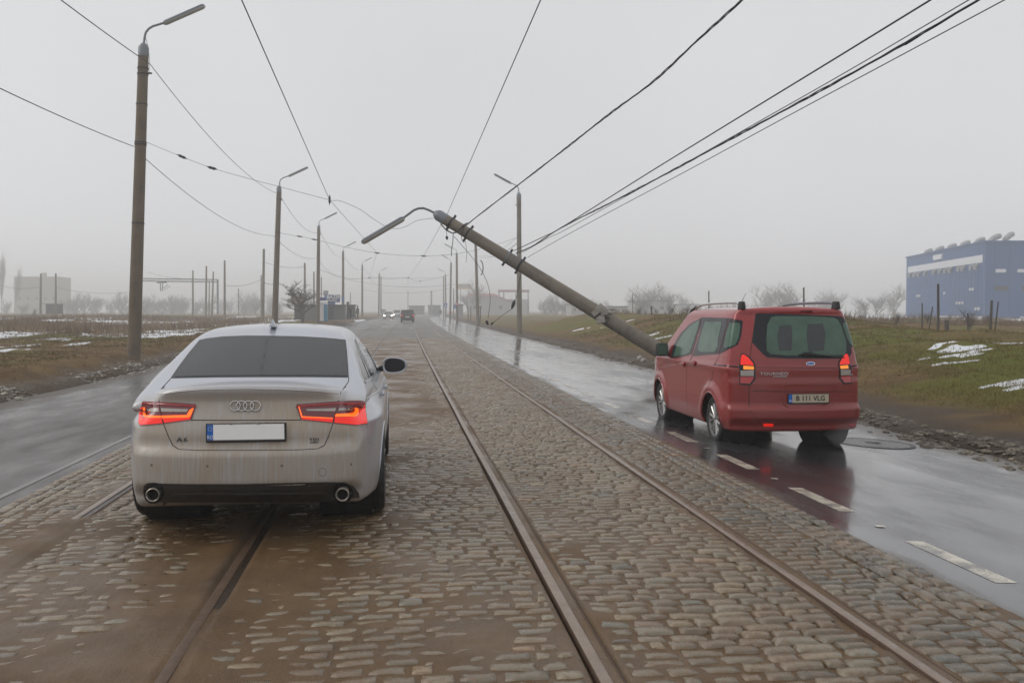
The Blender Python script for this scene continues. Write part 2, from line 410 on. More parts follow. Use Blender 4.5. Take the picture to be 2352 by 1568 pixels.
def setts():
    # unit dome, 6 x 5
    gx = np.array([-1, -.90, -.4, .4, .90, 1]); gy = np.array([-1, -.80, 0, .80, 1])
    GX, GY = np.meshgrid(gx, gy); i = np.arange(30).reshape(5, 6)
    F = np.stack([i[:-1, :-1], i[:-1, 1:], i[1:, 1:], i[1:, :-1]], -1).reshape(-1, 4)
    gxf, gyf = GX.ravel(), GY.ravel(); rim = np.maximum(np.abs(gxf) ** 14, np.abs(gyf) ** 8)
    cor = (np.abs(gxf) > .95) & (np.abs(gyf) > .95); gxf = np.where(cor, gxf * .93, gxf); gyf = np.where(cor, gyf * .92, gyf)
    zones = [(-2.93, -2.56), (-2.40, -1.10), (-.94, .83), (.99, 2.29), (2.45, 2.92)]
    P = []
    for zi, (a, b_) in enumerate(zones):
        y = 2.5; 
        while y < 54:
            ph = rng.uniform(.098, .120)
            x = a + rng.uniform(-.08, .02)
            while x < b_ - .05:
                wd = rng.uniform(.14, .24) if rng.rand() > .12 else rng.uniform(.09, .12)
                x1 = min(x + wd, b_)
                if x1 - max(x, a) > .05: P.append(((max(x, a) + x1) / 2, y + ph / 2 + .035 * (vnoise(x, y, .9, 3) - .5) * 2 + rng.normal(0, .004), (x1 - max(x, a)) / 2 - .010, ph / 2 - .0095, rng.normal(0, .05), rng.normal(0, .0025)))
                x = x1
            y += ph
    for side in (-1, 1):
        for k in range(3):
            y = 2.5 + rng.rand() * .1
            while y < 54:
                ph = rng.uniform(.12, .2)
                P.append((side * (2.985 + k * .108), y + ph / 2, .046, ph / 2 - .008, rng.normal(0, .03), rng.normal(0, .003) + (.0 if side > 0 else .004)))
                y += ph
    P = np.array(P); n = len(P)
    ca, sa = np.cos(P[:, 4:5]), np.sin(P[:, 4:5])
    jx = rng.normal(0, .05, (n, 30)); jy = rng.normal(0, .06, (n, 30))
    lx = (gxf[None] + jx * (np.abs(gxf) > .5)) * P[:, 2:3]; ly = (gyf[None] + jy * (np.abs(gyf) > .5)) * P[:, 3:4]
    Xs = P[:, 0:1] + lx * ca - ly * sa; Ys = P[:, 1:2] + lx * sa + ly * ca
    tilt = rng.normal(0, .035, (n, 1)); tilt2 = rng.normal(0, .015, (n, 1))
    Zs = P[:, 5:6] - .002 - .024 * rim[None] + tilt * ly + tilt2 * lx + rng.normal(0, .0014, (n, 30))
    und = .014 * (fbm(P[:, 0:1], P[:, 1:2], .8, 91) - .5); Zs = Zs + und
    V = np.stack([Xs + bend(Ys), Ys, Zs], -1).reshape(-1, 3)
    FF = (F[None] + (np.arange(n) * 30)[:, None, None]).reshape(-1, 4)
    g = rng.normal(1, .20, (n, 1)).clip(.5, 1.6); warm = rng.normal(0, .05, (n, 1)); pink = (rng.rand(n, 1) < .05) * .22
    tint = np.concatenate([g * (1 + warm + pink), g, g * (1 - warm * 1.2 - pink * .2)], 1)
    wetk = sst(2.3, 2.6, P[:, 0:1]); tint = tint * (1 - wetk * np.array([[.34, .28, .18]])); tint = np.repeat(tint, 30, 0)
    me = mesh_np('cobblestone_paving', V, FF, attrs={'tint': tint})
    tag(link('cobblestone_paving', me, M['sett']), kind='structure')
setts()
# far tram paving as one sheet
b = NB('far_paving')
br = b.n('TexBrick'); br.inputs['Scale'].default_value = 1; br.inputs['Mortar Size'].default_value = .012; br.inputs['Brick Width'].default_value = .2; br.inputs['Row Height'].default_value = .11
br.inputs['Color1'].default_value = (.19, .17, .145, 1); br.inputs['Color2'].default_value = (.11, .10, .085, 1); br.inputs['Mortar'].default_value = (.05, .036, .024, 1)
b.l(b.obj(), br.inputs['Vector'])
mm = b.ramp(b.noise(.3, 5, sc=(1, .4, 1)), [(.42, 0), (.6, .8)])
c = b.mix(mm, br.outputs[0], (.075, .055, .038))
b.set(Base_Color=c, Roughness=.45); b.bump(br.outputs[1], .6, -.02)
M['farpave'] = b.m
sheet('tram_paving', -3.27, 3.27, 12, 55.5, 420, b.m, -.004, lambda X, Y: X * 0)
sheet('crossing_asphalt', -3.3, 3.3, 14, 79.5, 92, M['asph_l'], .003, lambda X, Y: X * 0 + .5)
sheet('asphalt_infill', -3.3, -.3, 8, 92.2, 420, M['asph_l'], .003, lambda X, Y: X * 0)
# rails: grooved profile, each rail one thing
M['railtop'] = simple('polished_rail', (.23, .17, .13), .34, .4, .3, 5, .1, 80)
M['mudrail'] = simple('mud_coated_rail', (.095, .058, .034), .5, .2, .35, 9, .3, 60); M['wetfill'] = simple('wet_mud_fill', (.032, .020, .012), .35, 0, .4, 9, .4, 50)
M['rail'] = simple('rusty_rail', (.075, .042, .024), .7, .2, .3, 20, .3, 60)
for r, lb in zip(RAILS, ['steel tram rail half buried in mud, farthest left, passing left of the silver car', 'steel tram rail with a sandy groove running under the silver saloon', 'polished steel tram rail in the cobbles, just right of the silver saloon', 'polished steel tram rail in the cobbles nearest the red van']):
    ys = geo(2.4, 400, .4, 1.02); prof = [(-.029, -.05), (-.029, -.001), (-.025, .002), (.025, .002), (.029, -.001), (.031, -.028), (.072, -.028), (.074, -.001), (.084, -.001), (.086, -.05)]
    wob = .004 * np.sin(ys * .8 + r)
    V = []; n = len(prof)
    for yy, ww in zip(ys, wob):
        for (px, pz) in prof: V.append((r + px + bend(yy) + ww * .6, yy, pz - .003))
    V = np.array(V); k = np.arange(len(ys) - 1)[:, None]; j = np.arange(n - 1)[None]
    F = np.stack([k * n + j, (k + 1) * n + j, (k + 1) * n + j + 1, k * n + j + 1], -1)
    rt = empty('tram_rail', (0, 0, 0), lb, 'tram rail', 'tram rails')
    o = link('rail_foot', mesh_np('rail_foot', V, F.reshape(-1, 4)[:, ::-1], False), M['rail'], rt)
    VV = []
    for yy, ww in zip(ys, wob):
        for px, pz in ((-.027, .0010), (-.023, .0030), (.023, .0030), (.027, .0010)): VV.append((r + px + bend(yy) + ww * .6, yy, pz))
    j = np.arange(3)[None]
    F = np.stack([k * 4 + j, (k + 1) * 4 + j, (k + 1) * 4 + j + 1, k * 4 + j + 1], -1)
    GV = np.array([(r + px + bend(yy) + ww * .6, yy, -.0050 + .002 * math.sin(yy * 3.1 + px * 40)) for yy, ww in zip(ys, wob) for px in (.0285, .052, .0735)]); j2 = np.arange(2)[None]
    link('groove_fill', mesh_np('groove_fill', GV, np.stack([k * 3 + j2, (k + 1) * 3 + j2, (k + 1) * 3 + j2 + 1, k * 3 + j2 + 1], -1).reshape(-1, 4)[:, ::-1]), M['sand' if r > 0 else 'wetfill'], rt)
    link('rail_head', mesh_np('rail_head', np.array(VV), F.reshape(-1, 4)[:, ::-1]), M['railtop' if r > 0 or r < -2 else 'mudrail'], rt)
# lane dashes, 1 m long with 1 m gaps, worn
b = NB('worn_road_paint'); n1 = b.noise(120, 4, .7); n2 = b.noise(6, 4); 
wear = b.ramp(b.math('ADD', b.math('MULTIPLY', n1, .6), b.math('MULTIPLY', n2, .5)), [(.50, 0), (.62, 1)])
b.set(Base_Color=b.mix(wear, (.58, .53, .43), (.07, .065, .06)), Roughness=.4, Coat_Weight=.4); b.bump(n1, .3, .004)
M['paint'] = b.m
def dash_sheet():
    V = []; F = []
    y = 3.3; k = 0
    while y < 60:
        for q in range(7):
            yy = y + q * 1.06 / 6
            for xx in (3.60, 3.745): V.append((xx + bend(yy), yy, road_z(np.array([xx]))[0] + .002))
        F += [(k + q * 2, k + q * 2 + 1, k + q * 2 + 3, k + q * 2 + 2) for q in range(6)]
        k += 14; 
        V += [(3.63 + bend(y), y + 1.5, -.0378), (3.70 + bend(y), y + 1.5, -.0412), (3.70 + bend(y), y + 1.56, -.0412), (3.63 + bend(y), y + 1.56, -.0378)]
        F.append((k, k + 1, k + 2, k + 3)); k += 4
        y += 2.09
    me = bpy.data.meshes.new('lane_marking'); me.from_pydata(V, [], F); tag(link('lane_marking', me, M['paint']), kind='structure')
    V = []; F = []; ys = geo(4, 60, .4, 1.03)
    for yy in ys:
        for xx in (-3.53, -3.46): V.append((xx + bend(yy), yy, road_z(np.array([xx]))[0] + .004))
    F = [(q * 2, q * 2 + 1, q * 2 + 3, q * 2 + 2) for q in range(len(ys) - 1)]
    me = bpy.data.meshes.new('edge_marking'); me.from_pydata(V, [], F); tag(link('edge_marking', me, M['paint2']), kind='structure')
b = NB('faded_edge_paint'); n1 = b.noise(60, 4, .7); n2 = b.noise(1.2, 4)
wear = b.ramp(b.math('ADD', b.math('MULTIPLY', n1, .4), b.math('MULTIPLY', n2, .8)), [(.52, 0), (.62, 1)])
b.set(Base_Color=b.mix(wear, (.11, .10, .088), (.055, .048, .044)), Roughness=.4, Coat_Weight=.3); M['paint2'] = b.m
dash_sheet()

# ------------------------------------------------------------------ vehicles: bodies from smooth solids, panels laid on their surface
def smax(*fs, k=.05):
    r = fs[0]
    for f in fs[1:]:
        h = np.clip(.5 + .5 * (r - f) / k, 0, 1); r = f * (1 - h) + r * h + k * h * (1 - h)
    return r
def solid(f, lo, hi, ilo, ihi, res):
    lo, hi, ilo, ihi = map(np.array, (lo, hi, ilo, ihi)); PV = []; PF = []; n0 = 0
    for ax in range(3):
        for sgn in (0, 1):
            a1, a2 = [a for a in range(3) if a != ax]
            u = np.linspace(lo[a1], hi[a1], max(2, int((hi[a1] - lo[a1]) / res) + 1)); v = np.linspace(lo[a2], hi[a2], max(2, int((hi[a2] - lo[a2]) / res) + 1))
            U, W_ = np.meshgrid(u, v); P = np.zeros((U.size, 3)); P[:, a1] = U.ravel(); P[:, a2] = W_.ravel(); P[:, ax] = (lo, hi)[sgn][ax]
            i = np.arange(U.size).reshape(U.shape); F = np.stack([i[:-1, :-1], i[:-1, 1:], i[1:, 1:], i[1:, :-1]], -1).reshape(-1, 4)
            if (sgn == 1) == (ax == 1): F = F[:, ::-1]
            PV.append(P); PF.append(F + n0); n0 += len(P)
    P = np.vstack(PV); F = np.vstack(PF)
    C = np.clip(P, ilo, ihi); a = np.zeros(len(P)); b_ = np.ones(len(P))
    # march from outside for the first crossing, then bisect
    ts = np.linspace(0, 1, 60); hit = np.full(len(P), 1.0)
    done = np.zeros(len(P), bool)
    for t in ts:
        q = P + (C - P) * t; ins = (f(q[:, 0], q[:, 1], q[:, 2]) < 0) & ~done
        hit[ins] = t; done |= ins
    b_ = hit; a = np.maximum(hit - 1 / 59, 0)
    for _ in range(18):
        m = (a + b_) / 2; q = P + (C - P) * m[:, None]; ins = f(q[:, 0], q[:, 1], q[:, 2]) < 0
        b_ = np.where(ins, m, b_); a = np.where(ins, a, m)
    Q = P + (C - P) * b_[:, None]
    key = np.round(P, 5); _, idx, inv = np.unique(key, axis=0, return_index=True, return_inverse=True)
    inv = inv.ravel()
    return Q[idx], inv[F]
def arches(V, F, wheels, R, xmin):
    """cut round wheel openings through the flanks"""
    V = V.copy(); kill = np.zeros(len(V), bool)
    for (wy, wz) in wheels:
        r = np.hypot(V[:, 1] - wy, V[:, 2] - wz); side = np.abs(V[:, 0]) > xmin
        near = side & (np.abs(r - R) < .02); s_ = R / np.maximum(r, 1e-6)
        V[near, 1] = wy + (V[near, 1] - wy) * s_[near]; V[near, 2] = wz + (V[near, 2] - wz) * s_[near]
        kill |= side & (r < R - .02)
    return V, F[~kill[F].any(1)]
class Body:
    def __init__(s, name, root, V, F, mat):
        s.root = root; s.loc = Vector(root.location); s.parts = []
        me = mesh_np(name, V, F); s.obj = link(name, me, mat, root)
        s.bvhs = [BVHTree.FromPolygons([tuple(v) for v in V], [tuple(int(i) for i in f) for f in F])]
    def more(s, name, V, F, mat):
        link(name, mesh_np(name, V, F), mat, s.root)
        s.bvhs.append(BVHTree.FromPolygons([tuple(v) for v in V], [tuple(int(i) for i in f) for f in F]))
    def cast(s, o, d):
        best = None
        for bv in s.bvhs:
            h = bv.ray_cast(o, d)
            if h[0] is not None and (best is None or h[3] < best[3]): best = h
        return best
    def px(s, u, v):
        r = ray(u, v).normalized(); o = Vector((0, 0, CH)) - s.loc
        h = s.cast(o, r)
        return None if h is None else (h[0], h[1] if h[1].dot(r) < 0 else -h[1])
    def side(s, y, z, sg):
        h = s.cast(Vector((sg * 3, y, z)), Vector((-sg, 0, 0)))
        return None if h is None else (h[0], h[1] if h[1].x * sg > 0 else -h[1])
    def rear(s, x, z, fr=False):
        h = s.cast(Vector((x, -3 if not fr else 9, z)), Vector((0, 1 if not fr else -1, 0)))
        if h is None: return None
        n = h[1]; return (h[0], n if n.y * (1 if fr else -1) > 0 else -n)
    def decal(s, name, poly, mat, parent=None, mode='px', step=8, off=.004, skirt=.01, mirror=False, sg=1, smooth=True):
        get = {'px': lambda a, b_: s.px(a, b_), 'side': lambda a, b_: s.side(a, b_, sg), 'rear': lambda a, b_: s.rear(a, b_), 'front': lambda a, b_: s.rear(a, b_, True)}[mode]
        pts = []
        for i, p in enumerate(poly):
            q = poly[(i + 1) % len(poly)]; L = math.hypot(q[0] - p[0], q[1] - p[1]); n = max(1, int(L / step))
            pts += [(p[0] + (q[0] - p[0]) * k / n, p[1] + (q[1] - p[1]) * k / n) for k in range(n)]
        nb = len(pts); edges = [(i, (i + 1) % nb) for i in range(nb)]
        x0, x1 = min(p[0] for p in pts), max(p[0] for p in pts); y0, y1 = min(p[1] for p in pts), max(p[1] for p in pts)
        co = [Vector(p) for p in pts]
        yy = y0 + step * .5
        while yy < y1:
            xx = x0 + step * .5
            while xx < x1:
                if min(math.hypot(xx - p[0], yy - p[1]) for p in pts) > step * .45: co.append(Vector((xx, yy)))
                xx += step
            yy += step
        r = delaunay_2d_cdt(co, edges, [list(range(nb))], 1, 1e-6)
        vs, fs = r[0], r[2]; V = []; ok = []; N = []
        for v in vs:
            h = get(v.x, v.y)
            if h is None: V.append(Vector()); N.append(Vector()); ok.append(False)
            else: V.append(h[0] + h[1] * off); N.append(h[1]); ok.append(True)
        F = [tuple(f) for f in fs if all(ok[i] for i in f) and max((V[f[0]] - V[f[1]]).length, (V[f[1]] - V[f[2]]).length, (V[f[2]] - V[f[0]]).length) < .35]
        if not F: print('EMPTY decal', name); return None
        from collections import Counter
        ec = Counter(); 
        for f in F:
            for i in range(len(f)): ec[tuple(sorted((f[i], f[(i + 1) % len(f)])))] += 1
        n = len(V); V2 = list(V) + [V[i] - N[i] * (off + skirt) for i in range(n)]; F2 = list(F)
        for (a, b_), c in ec.items():
            if c == 1: F2.append((a, b_, b_ + n, a + n))
        outs = []
        for mi in ((1, -1) if mirror else (1,)):
            me = bpy.data.meshes.new(name); me.from_pydata([(v.x * mi, v.y, v.z) for v in V2], [], F2)
            bm = bmesh.new(); bm.from_mesh(me); 
            bmesh.ops.delete(bm, geom=[v for v in bm.verts if not v.link_faces], context='VERTS')
            bmesh.ops.recalc_face_normals(bm, faces=bm.faces)
            bm.to_mesh(me); bm.free()
            if smooth:
                for p in me.polygons: p.use_smooth = True
                me.set_sharp_from_angle(angle=math.radians(50))
            outs.append(link(name, me, mat, parent or s.root))
        return outs[0] if not mirror else outs
    def seam(s, name, lines, mat, r=.0028, mode='px', step=10, parent=None, mirror=False, sg=1, off=-.0008):
        out = None
        for line in lines:
            pts = []
            for i in range(len(line) - 1):
                p, q = line[i], line[i + 1]; n = max(1, int(math.hypot(q[0] - p[0], q[1] - p[1]) / step))
                pts += [(p[0] + (q[0] - p[0]) * k / n, p[1] + (q[1] - p[1]) * k / n) for k in range(n)]
            pts.append(line[-1]); run = []
            for p in pts:
                h = s.px(*p) if mode == 'px' else (s.side(*p, sg) if mode == 'side' else s.rear(*p))
                if h is not None and (not run or (run[-1] - h[0]).length < .3): run.append(h[0] + h[1] * off)
            for m in ((1, -1) if mirror else (1,)):
                if len(run) > 1: out = MB().tube([Vector((p.x * m, p.y, p.z)) for p in run], r, 5).build(name, mat, parent or s.root, smooth=True)
        return out
def text_obj(name, txt, size, mat, parent, loc, right=(1, 0, 0), up=(0, 0, 1), depth=.003, sx=1.0, align='CENTER', space=1.0, bold=0):
    cu = bpy.data.curves.new(name, 'FONT'); cu.body = txt; cu.size = size; cu.extrude = depth / 2; cu.align_x = align; cu.align_y = 'CENTER'; cu.space_character = space; cu.resolution_u = 3
    cu.offset = bold
    o = bpy.data.objects.new('tmp', cu); COL.objects.link(o); bpy.context.view_layer.update()
    me = bpy.data.meshes.new_from_object(o.evaluated_get(bpy.context.evaluated_depsgraph_get())); me.name = name
    bpy.data.objects.remove(o); bpy.data.curves.remove(cu)
    R = Vector(right).normalized(); U = Vector(up); U = (U - R * U.dot(R)).normalized(); N = R.cross(U)
    Mx = Matrix(((R.x * sx, U.x, N.x), (R.y * sx, U.y, N.y), (R.z * sx, U.z, N.z))).to_4x4()
    me.transform(Mx); me.materials.clear(); me.materials.append(mat)
    return link(name, me, None, parent, loc)
def dirty_paint(name, col, metal, dirt, ymax, zfull, streak=1.0, rough=.32, dmax=.9, low=.45):
    b = NB(name); tc = b.obj(); sp = b.n('SeparateXYZ'); b.l(tc, sp.inputs[0])
    st = b.noise(1.0, 3, .6, sc=(55, 20, 2.2)); st2 = b.noise(1.0, 3, .6, sc=(120, 30, 5)); big = b.noise(3, 4); fine = b.noise(300, 2, .8)
    rearm = b.n('MapRange'); rearm.inputs[1].default_value = ymax; rearm.inputs[2].default_value = ymax * .35; b.l(sp.outputs[1], rearm.inputs[0])
    hz_ = b.n('MapRange'); hz_.inputs[1].default_value = zfull[1]; hz_.inputs[2].default_value = zfull[0]; b.l(sp.outputs[2], hz_.inputs[0])
    lo = b.n('MapRange'); lo.inputs[1].default_value = low; lo.inputs[2].default_value = low - .3; b.l(sp.outputs[2], lo.inputs[0])
    m = b.math('MULTIPLY', rearm.outputs[0], hz_.outputs[0])
    m = b.math('MAXIMUM', m, b.math('MULTIPLY', lo.outputs[0], .9))
    s_ = b.ramp(st, [(.52, 1), (.64, 1 - .45 * streak)]); s2 = b.ramp(st2, [(.45, 1), (.66, 1 - .35 * streak)])
    m = b.math('MULTIPLY', m, b.math('MULTIPLY', s_, s2)); m = b.math('MULTIPLY', m, b.ramp(big, [(.3, .65), (.7, 1)]))
    m = b.math('MULTIPLY', m, dmax)
    zl = b.n('MapRange'); zl.inputs[1].default_value = .78; zl.inputs[2].default_value = .42; b.l(sp.outputs[2], zl.inputs[0])
    dirt2 = tuple(x * .70 for x in dirt)
    c = b.mix(m, col, b.mix(b.math('MULTIPLY', zl.outputs[0], .8), b.mix(fine, tuple(x * .85 for x in dirt), tuple(x * 1.12 for x in dirt)), dirt2))
    inv = b.math('SUBTRACT', 1.0, m)
    b.set(Base_Color=c, Metallic=b.math('MULTIPLY', inv, metal), Roughness=b.math('ADD', b.math('MULTIPLY', m, .35), rough), Coat_Weight=b.math('MULTIPLY', inv, .7), Coat_Roughness=.12)
    b.bump(fine, .06, .002)
    return b.m
M['silver'] = dirty_paint('silver_paint', (.47, .49, .54), .45, (.40, .305, .19), .42, (.98, 1.14), .7, .30, .88, .52)
M['redpaint'] = dirty_paint('red_paint', (.28, .007, .009), .12, (.17, .06, .042), .35, (.9, 1.5), .5, .26, .5, .60)
M['seam'] = simple('gap_and_crease_shade', (.01, .01, .01), .8, 0, .1)
M['trim'] = simple('grey_plastic_trim', (.045, .043, .042), .45, 0, .25, 8, .2, 200)
M['exh'] = simple('dull_exhaust', (.34, .31, .27), .35, .8, .3, 20)
M['sensor'] = simple('sensor_cap', (.17, .15, .12), .5)
M['chrome'] = simple('chrome', (.62, .62, .62), .18, 1, .1, 20)
M['glassdark'] = simple('tinted_glass', (.035, .038, .042), .10, 0, .2, 3); M['glassdark'].node_tree.nodes['Principled BSDF'].inputs['Specular IOR Level'].default_value = .22
M['glassgreen'] = simple('green_tinted_glass', (.075, .135, .10), .08, 0, .35, 4)
M['glassmid'] = simple('side_glass', (.055, .062, .065), .06, 0, .3, 4)
M['frit'] = simple('black_window_border', (.014, .015, .020), .15, 0, .2, 3)
for k_ in ('frit', 'glassgreen', 'glassmid'): M[k_].node_tree.nodes['Principled BSDF'].inputs['Specular IOR Level'].default_value = .28
M['lensred'] = simple('red_lens', (.42, .006, .012), .12, 0, .25, 40, .15, 260, coat=.8)
M['lensdark'] = simple('dark_red_lens', (.16, .006, .012), .12, 0, .25, 40, .1, 260, coat=.8)
M['lensclear'] = simple('clear_lens', (.42, .38, .35), .12, .3, .3, 30, .3, 200, coat=.8)
M['litred'] = simple('lit_red_lens', (.5, .01, .008), .2, 0, .3, 60, .2, 200, emit=(1, .02, .008), es=.5)
M['litorange'] = simple('lit_led_bar', (.6, .1, .02), .2, 0, .1, 60, emit=(1, .12, .008), es=1.3)
M['litamber'] = simple('lit_amber', (.7, .25, .03), .2, 0, .1, 60, emit=(1, .26, .02), es=.6)
M['plate'] = simple('licence_plate_white', (.97, .97, .97), .4, 0, .03, emit=(1, 1, 1), es=.0)
M['platey'] = simple('dirty_licence_plate', (.52, .45, .33), .5, 0, .12, 30)
M['eublue'] = simple('licence_plate_blue', (.01, .14, .52), .4, 0, .1)
M['white'] = simple('white_print', (.80, .80, .80), .5, 0, .05)
M['blackprint'] = simple('black_print', (.02, .02, .02), .5, 0, .05)
M['tyre'] = simple('tyre_rubber', (.016, .016, .017), .6, 0, .4, 30, .3, 90)
M['alloy'] = simple('alloy_wheel', (.45, .44, .43), .3, .8, .3, 20)
M['badgedark'] = simple('badge_dark', (.07, .07, .075), .35, .3); M['badgepale'] = simple('badge_pale', (.55, .54, .53), .35, .2)
M['well'] = simple('wheel_well', (.008, .008, .008), .9, 0, .2)
M['mirrorglass'] = simple('mirror_glass', (.10, .11, .12), .03, 1, .1)
def zA(x, y): return ((480 + x * .5485) * .57422, (1240 + y * .5485) * .57422)
def zV(x, y): return ((2540 + x * .4336) * .57422, (1160 + y * .4336) * .57422)
def zAr(x, y): return ((1340 + x * .38265) * .57422, (1300 + y * .38265) * .57422)
def mp(fn, pts): return [fn(*p) for p in pts]

def wheel(parent, x, y, R, width, sg, spokes=5, rimr=.68, dbl=False):
    w_ = empty('wheel', (x, y, R)); w_.parent = parent
    hw = width / 2
    prof = [(R * .66, -hw * .8), (R * .8, -hw), (R * .93, -hw * .97), (R * .985, -hw * .8)]
    for g in (-.45, -.15, .15, .45): prof += [(R, hw * (g - .11)), (R * .975, hw * (g - .03)), (R * .975, hw * (g + .03)), (R, hw * (g + .11))]
    prof += [(R * .985, hw * .8), (R * .93, hw * .97), (R * .8, hw), (R * .66, hw * .8)]
    MB().lathe(prof, 40, 'X').build('tyre', M['tyre'], w_, smooth=True)
    rim = MB(); rr = R * rimr; s = sg
    rim.lathe([(rr, s * hw * .86), (rr * .93, s * hw * .78), (rr * .90, s * hw * .3), (rr * .90, -s * hw * .7)], 40, 'X')
    rim.lathe([(0.001, s * hw * .62), (rr * .2, s * hw * .6), (rr * .24, s * hw * .4)], 20, 'X')
    for k in range(spokes):
        for dd in ((-.16, .16) if dbl else (0,)):
            a = 2 * math.pi * k / spokes + dd; e = 2 * math.pi * k / spokes + dd * 1.5
            p0 = Vector((s * hw * .52, math.cos(a) * rr * .15, math.sin(a) * rr * .15)); p1 = Vector((s * hw * .68, math.cos(e) * rr * .93, math.sin(e) * rr * .93))
            rim.tube([p0, (p0 + p1) / 2 + Vector((s * .01, 0, 0)), p1], [rr * (.13 if dbl else .17), rr * (.08 if dbl else .13), rr * (.09 if dbl else .16)], 6)
    rim.build('rim', M['alloy'], w_, smooth=True)
    disc = MB().lathe([(.001, s * hw * -.1), (rr * .88, s * hw * -.1)], 30, 'X'); disc.build('brake_disc', M['darkmetal'], w_)
    return w_
def wells(parent, W_, R, xi, xo):
    for wy, wz in W_:
        for sg in (1, -1): MB().lathe([(R + .004, sg * xo), (R + .004, sg * xi), (.001, sg * xi)], 36, 'X', (0, wy, wz)).build('wheel_well', M['well'], parent)
def lip(body, wy, wz, R, mat, parent, r=.012, a0=-10, a1=190, xd=None):
    for sg in (1, -1):
        pts = []
        for k in range(41):
            a = math.radians(a0 + (a1 - a0) * k / 40); h = body.side(wy + (R + .012) * math.cos(a), wz + (R + .012) * math.sin(a), sg)
            if h and abs(h[0].x) > .5: pts.append(Vector((h[0].x - sg * .004, wy + R * math.cos(a), wz + R * math.sin(a))))
        if len(pts) > 3: MB().tube(pts, r, 6).build('wheel_arch_lip', mat, parent, smooth=True)

# ------------------------------------------------------------------ silver saloon
AX, AY = -1.06, 6.75
car = empty('parked_car', (AX, AY, 0), 'dirty silver four-door saloon with lit red tail lamps standing on the tram track', 'car'); car.name = 'saloon_car'
def f_low(x, y, z):
    ax = np.abs(x)
    w = .940 - .10 * np.clip((z - .72) / .35, 0, 1) ** 1.5 - .045 * np.clip((.5 - z) / .3, 0, 1) ** 2
    w = w - (.235 + .05 * sst(.66, .8, z)) * np.clip((1.0 - y) / 1.0, 0, 1.2) ** 2 - .06 * sst(.78, .95, z) * sst(1.9, .5, y) - .14 * np.clip((y - 4.1) / .85, 0, 1.2) ** 2
    w = w + .012 * np.exp(-((z - .80) / .05) ** 2)
    ledge = .045 * sst(.62, .68, z)
    yr = -.015 + .27 * (ax / .92) ** 3.2 + ledge + .055 * sst(.74, 1.0, z) - .025 * sst(.98, 1.06, z) + .10 * sst(.42, .30, z)
    deck_r = 1.092 - .105 * (ax / .84) ** 2.6 + .008 * np.clip(y / .5, 0, 1)
    belt = 1.02 + .0 * y
    hood = 1.0 - .28 * np.clip((y - 3.6) / 1.3, 0, 1) ** 1.6 - .05 * (ax / .9) ** 2
    top = deck_r + (belt - deck_r) * sst(.5, 1.3, y); top = top + (hood - top) * sst(3.4, 3.9, y)
    yf = 4.90 - .35 * (ax / .92) ** 2.5 - .10 * np.clip((z - .6) / .3, 0, 1)
    bot = .21 + .10 * sst(.35, .05, y)
    return smax(ax - w, yr - y, y - yf, k=.06) * 0 + smax(smax(ax - w, y - yf, k=.06), smax(yr - y, z - top, k=.035), bot - z, k=.05)
def f_top(x, y, z):
    ax = np.abs(x)
    wid = .865 - .29 * np.clip((z - .98) / .47, 0, 1.2) ** 1.15 - .05 * np.clip((1.5 - y) / 1.2, 0, 1)
    n1 = ((.95 + .0 * z), 0)
    yb = .46 + (z - 1.09) / .30 * .92 + .14 * (ax / .65) ** 2.5
    yf = 4.0 - (z - .98) / .47 * 1.0 - .18 * (ax / .65) ** 2
    top = 1.492 - .045 * ((y - 2.25) / 1.1) ** 2 - .045 * (ax / .6) ** 2.4
    return smax(smax((ax - wid) * .93, z - top, k=.07), (yb - y) * .32, (y - yf) * .42, .9 - z, k=.03)
V, F = solid(f_low, (-1, -.1, .15), (1, 5.0, 1.2), (-.55, .5, .48), (.55, 4.4, .74), .03)
WA = [(1.06, .335), (3.97, .335)]
V, F = arches(V, F, WA, .375, .6)
ab = Body('body', car, V, F, M['silver'])
V, F = solid(f_top, (-.95, .25, .85), (.95, 4.2, 1.6), (-.35, 1.7, 1.0), (.35, 2.7, 1.3), .025)
V = V[:]; ab.more('roof', V, F, M['silver'])
for (wy, wz) in WA:
    for sg in (1, -1): wheel(car, sg * .832, wy + .0, .335, .235, sg, 10, .70)
wells(car, WA, .375, .45, .85)
lip(ab, *WA[0], .375, M['silver'], car); lip(ab, *WA[1], .375, M['silver'], car)
# rear window, with a thin black rim
RW = mp(zA, [(370, 496), (430, 408), (500, 315), (580, 219), (640, 206), (760, 193), (920, 187), (1120, 189), (1300, 192), (1500, 203), (1645, 217), (1655, 300), (1663, 400), (1668, 490), (1400, 487), (1000, 487), (700, 489)])
rw = ab.decal('rear_window', RW, M['frit'], step=12, off=.003)
RW2 = mp(zA, [(398, 488), (450, 408), (520, 315), (592, 226), (640, 215), (760, 202), (920, 196), (1120, 198), (1300, 201), (1500, 212), (1635, 226), (1643, 300), (1651, 400), (1655, 481), (1400, 478), (1000, 478), (700, 481)])
ab.decal('glass', RW2, M['glassdark'], rw, step=12, off=.0055, skirt=.0)
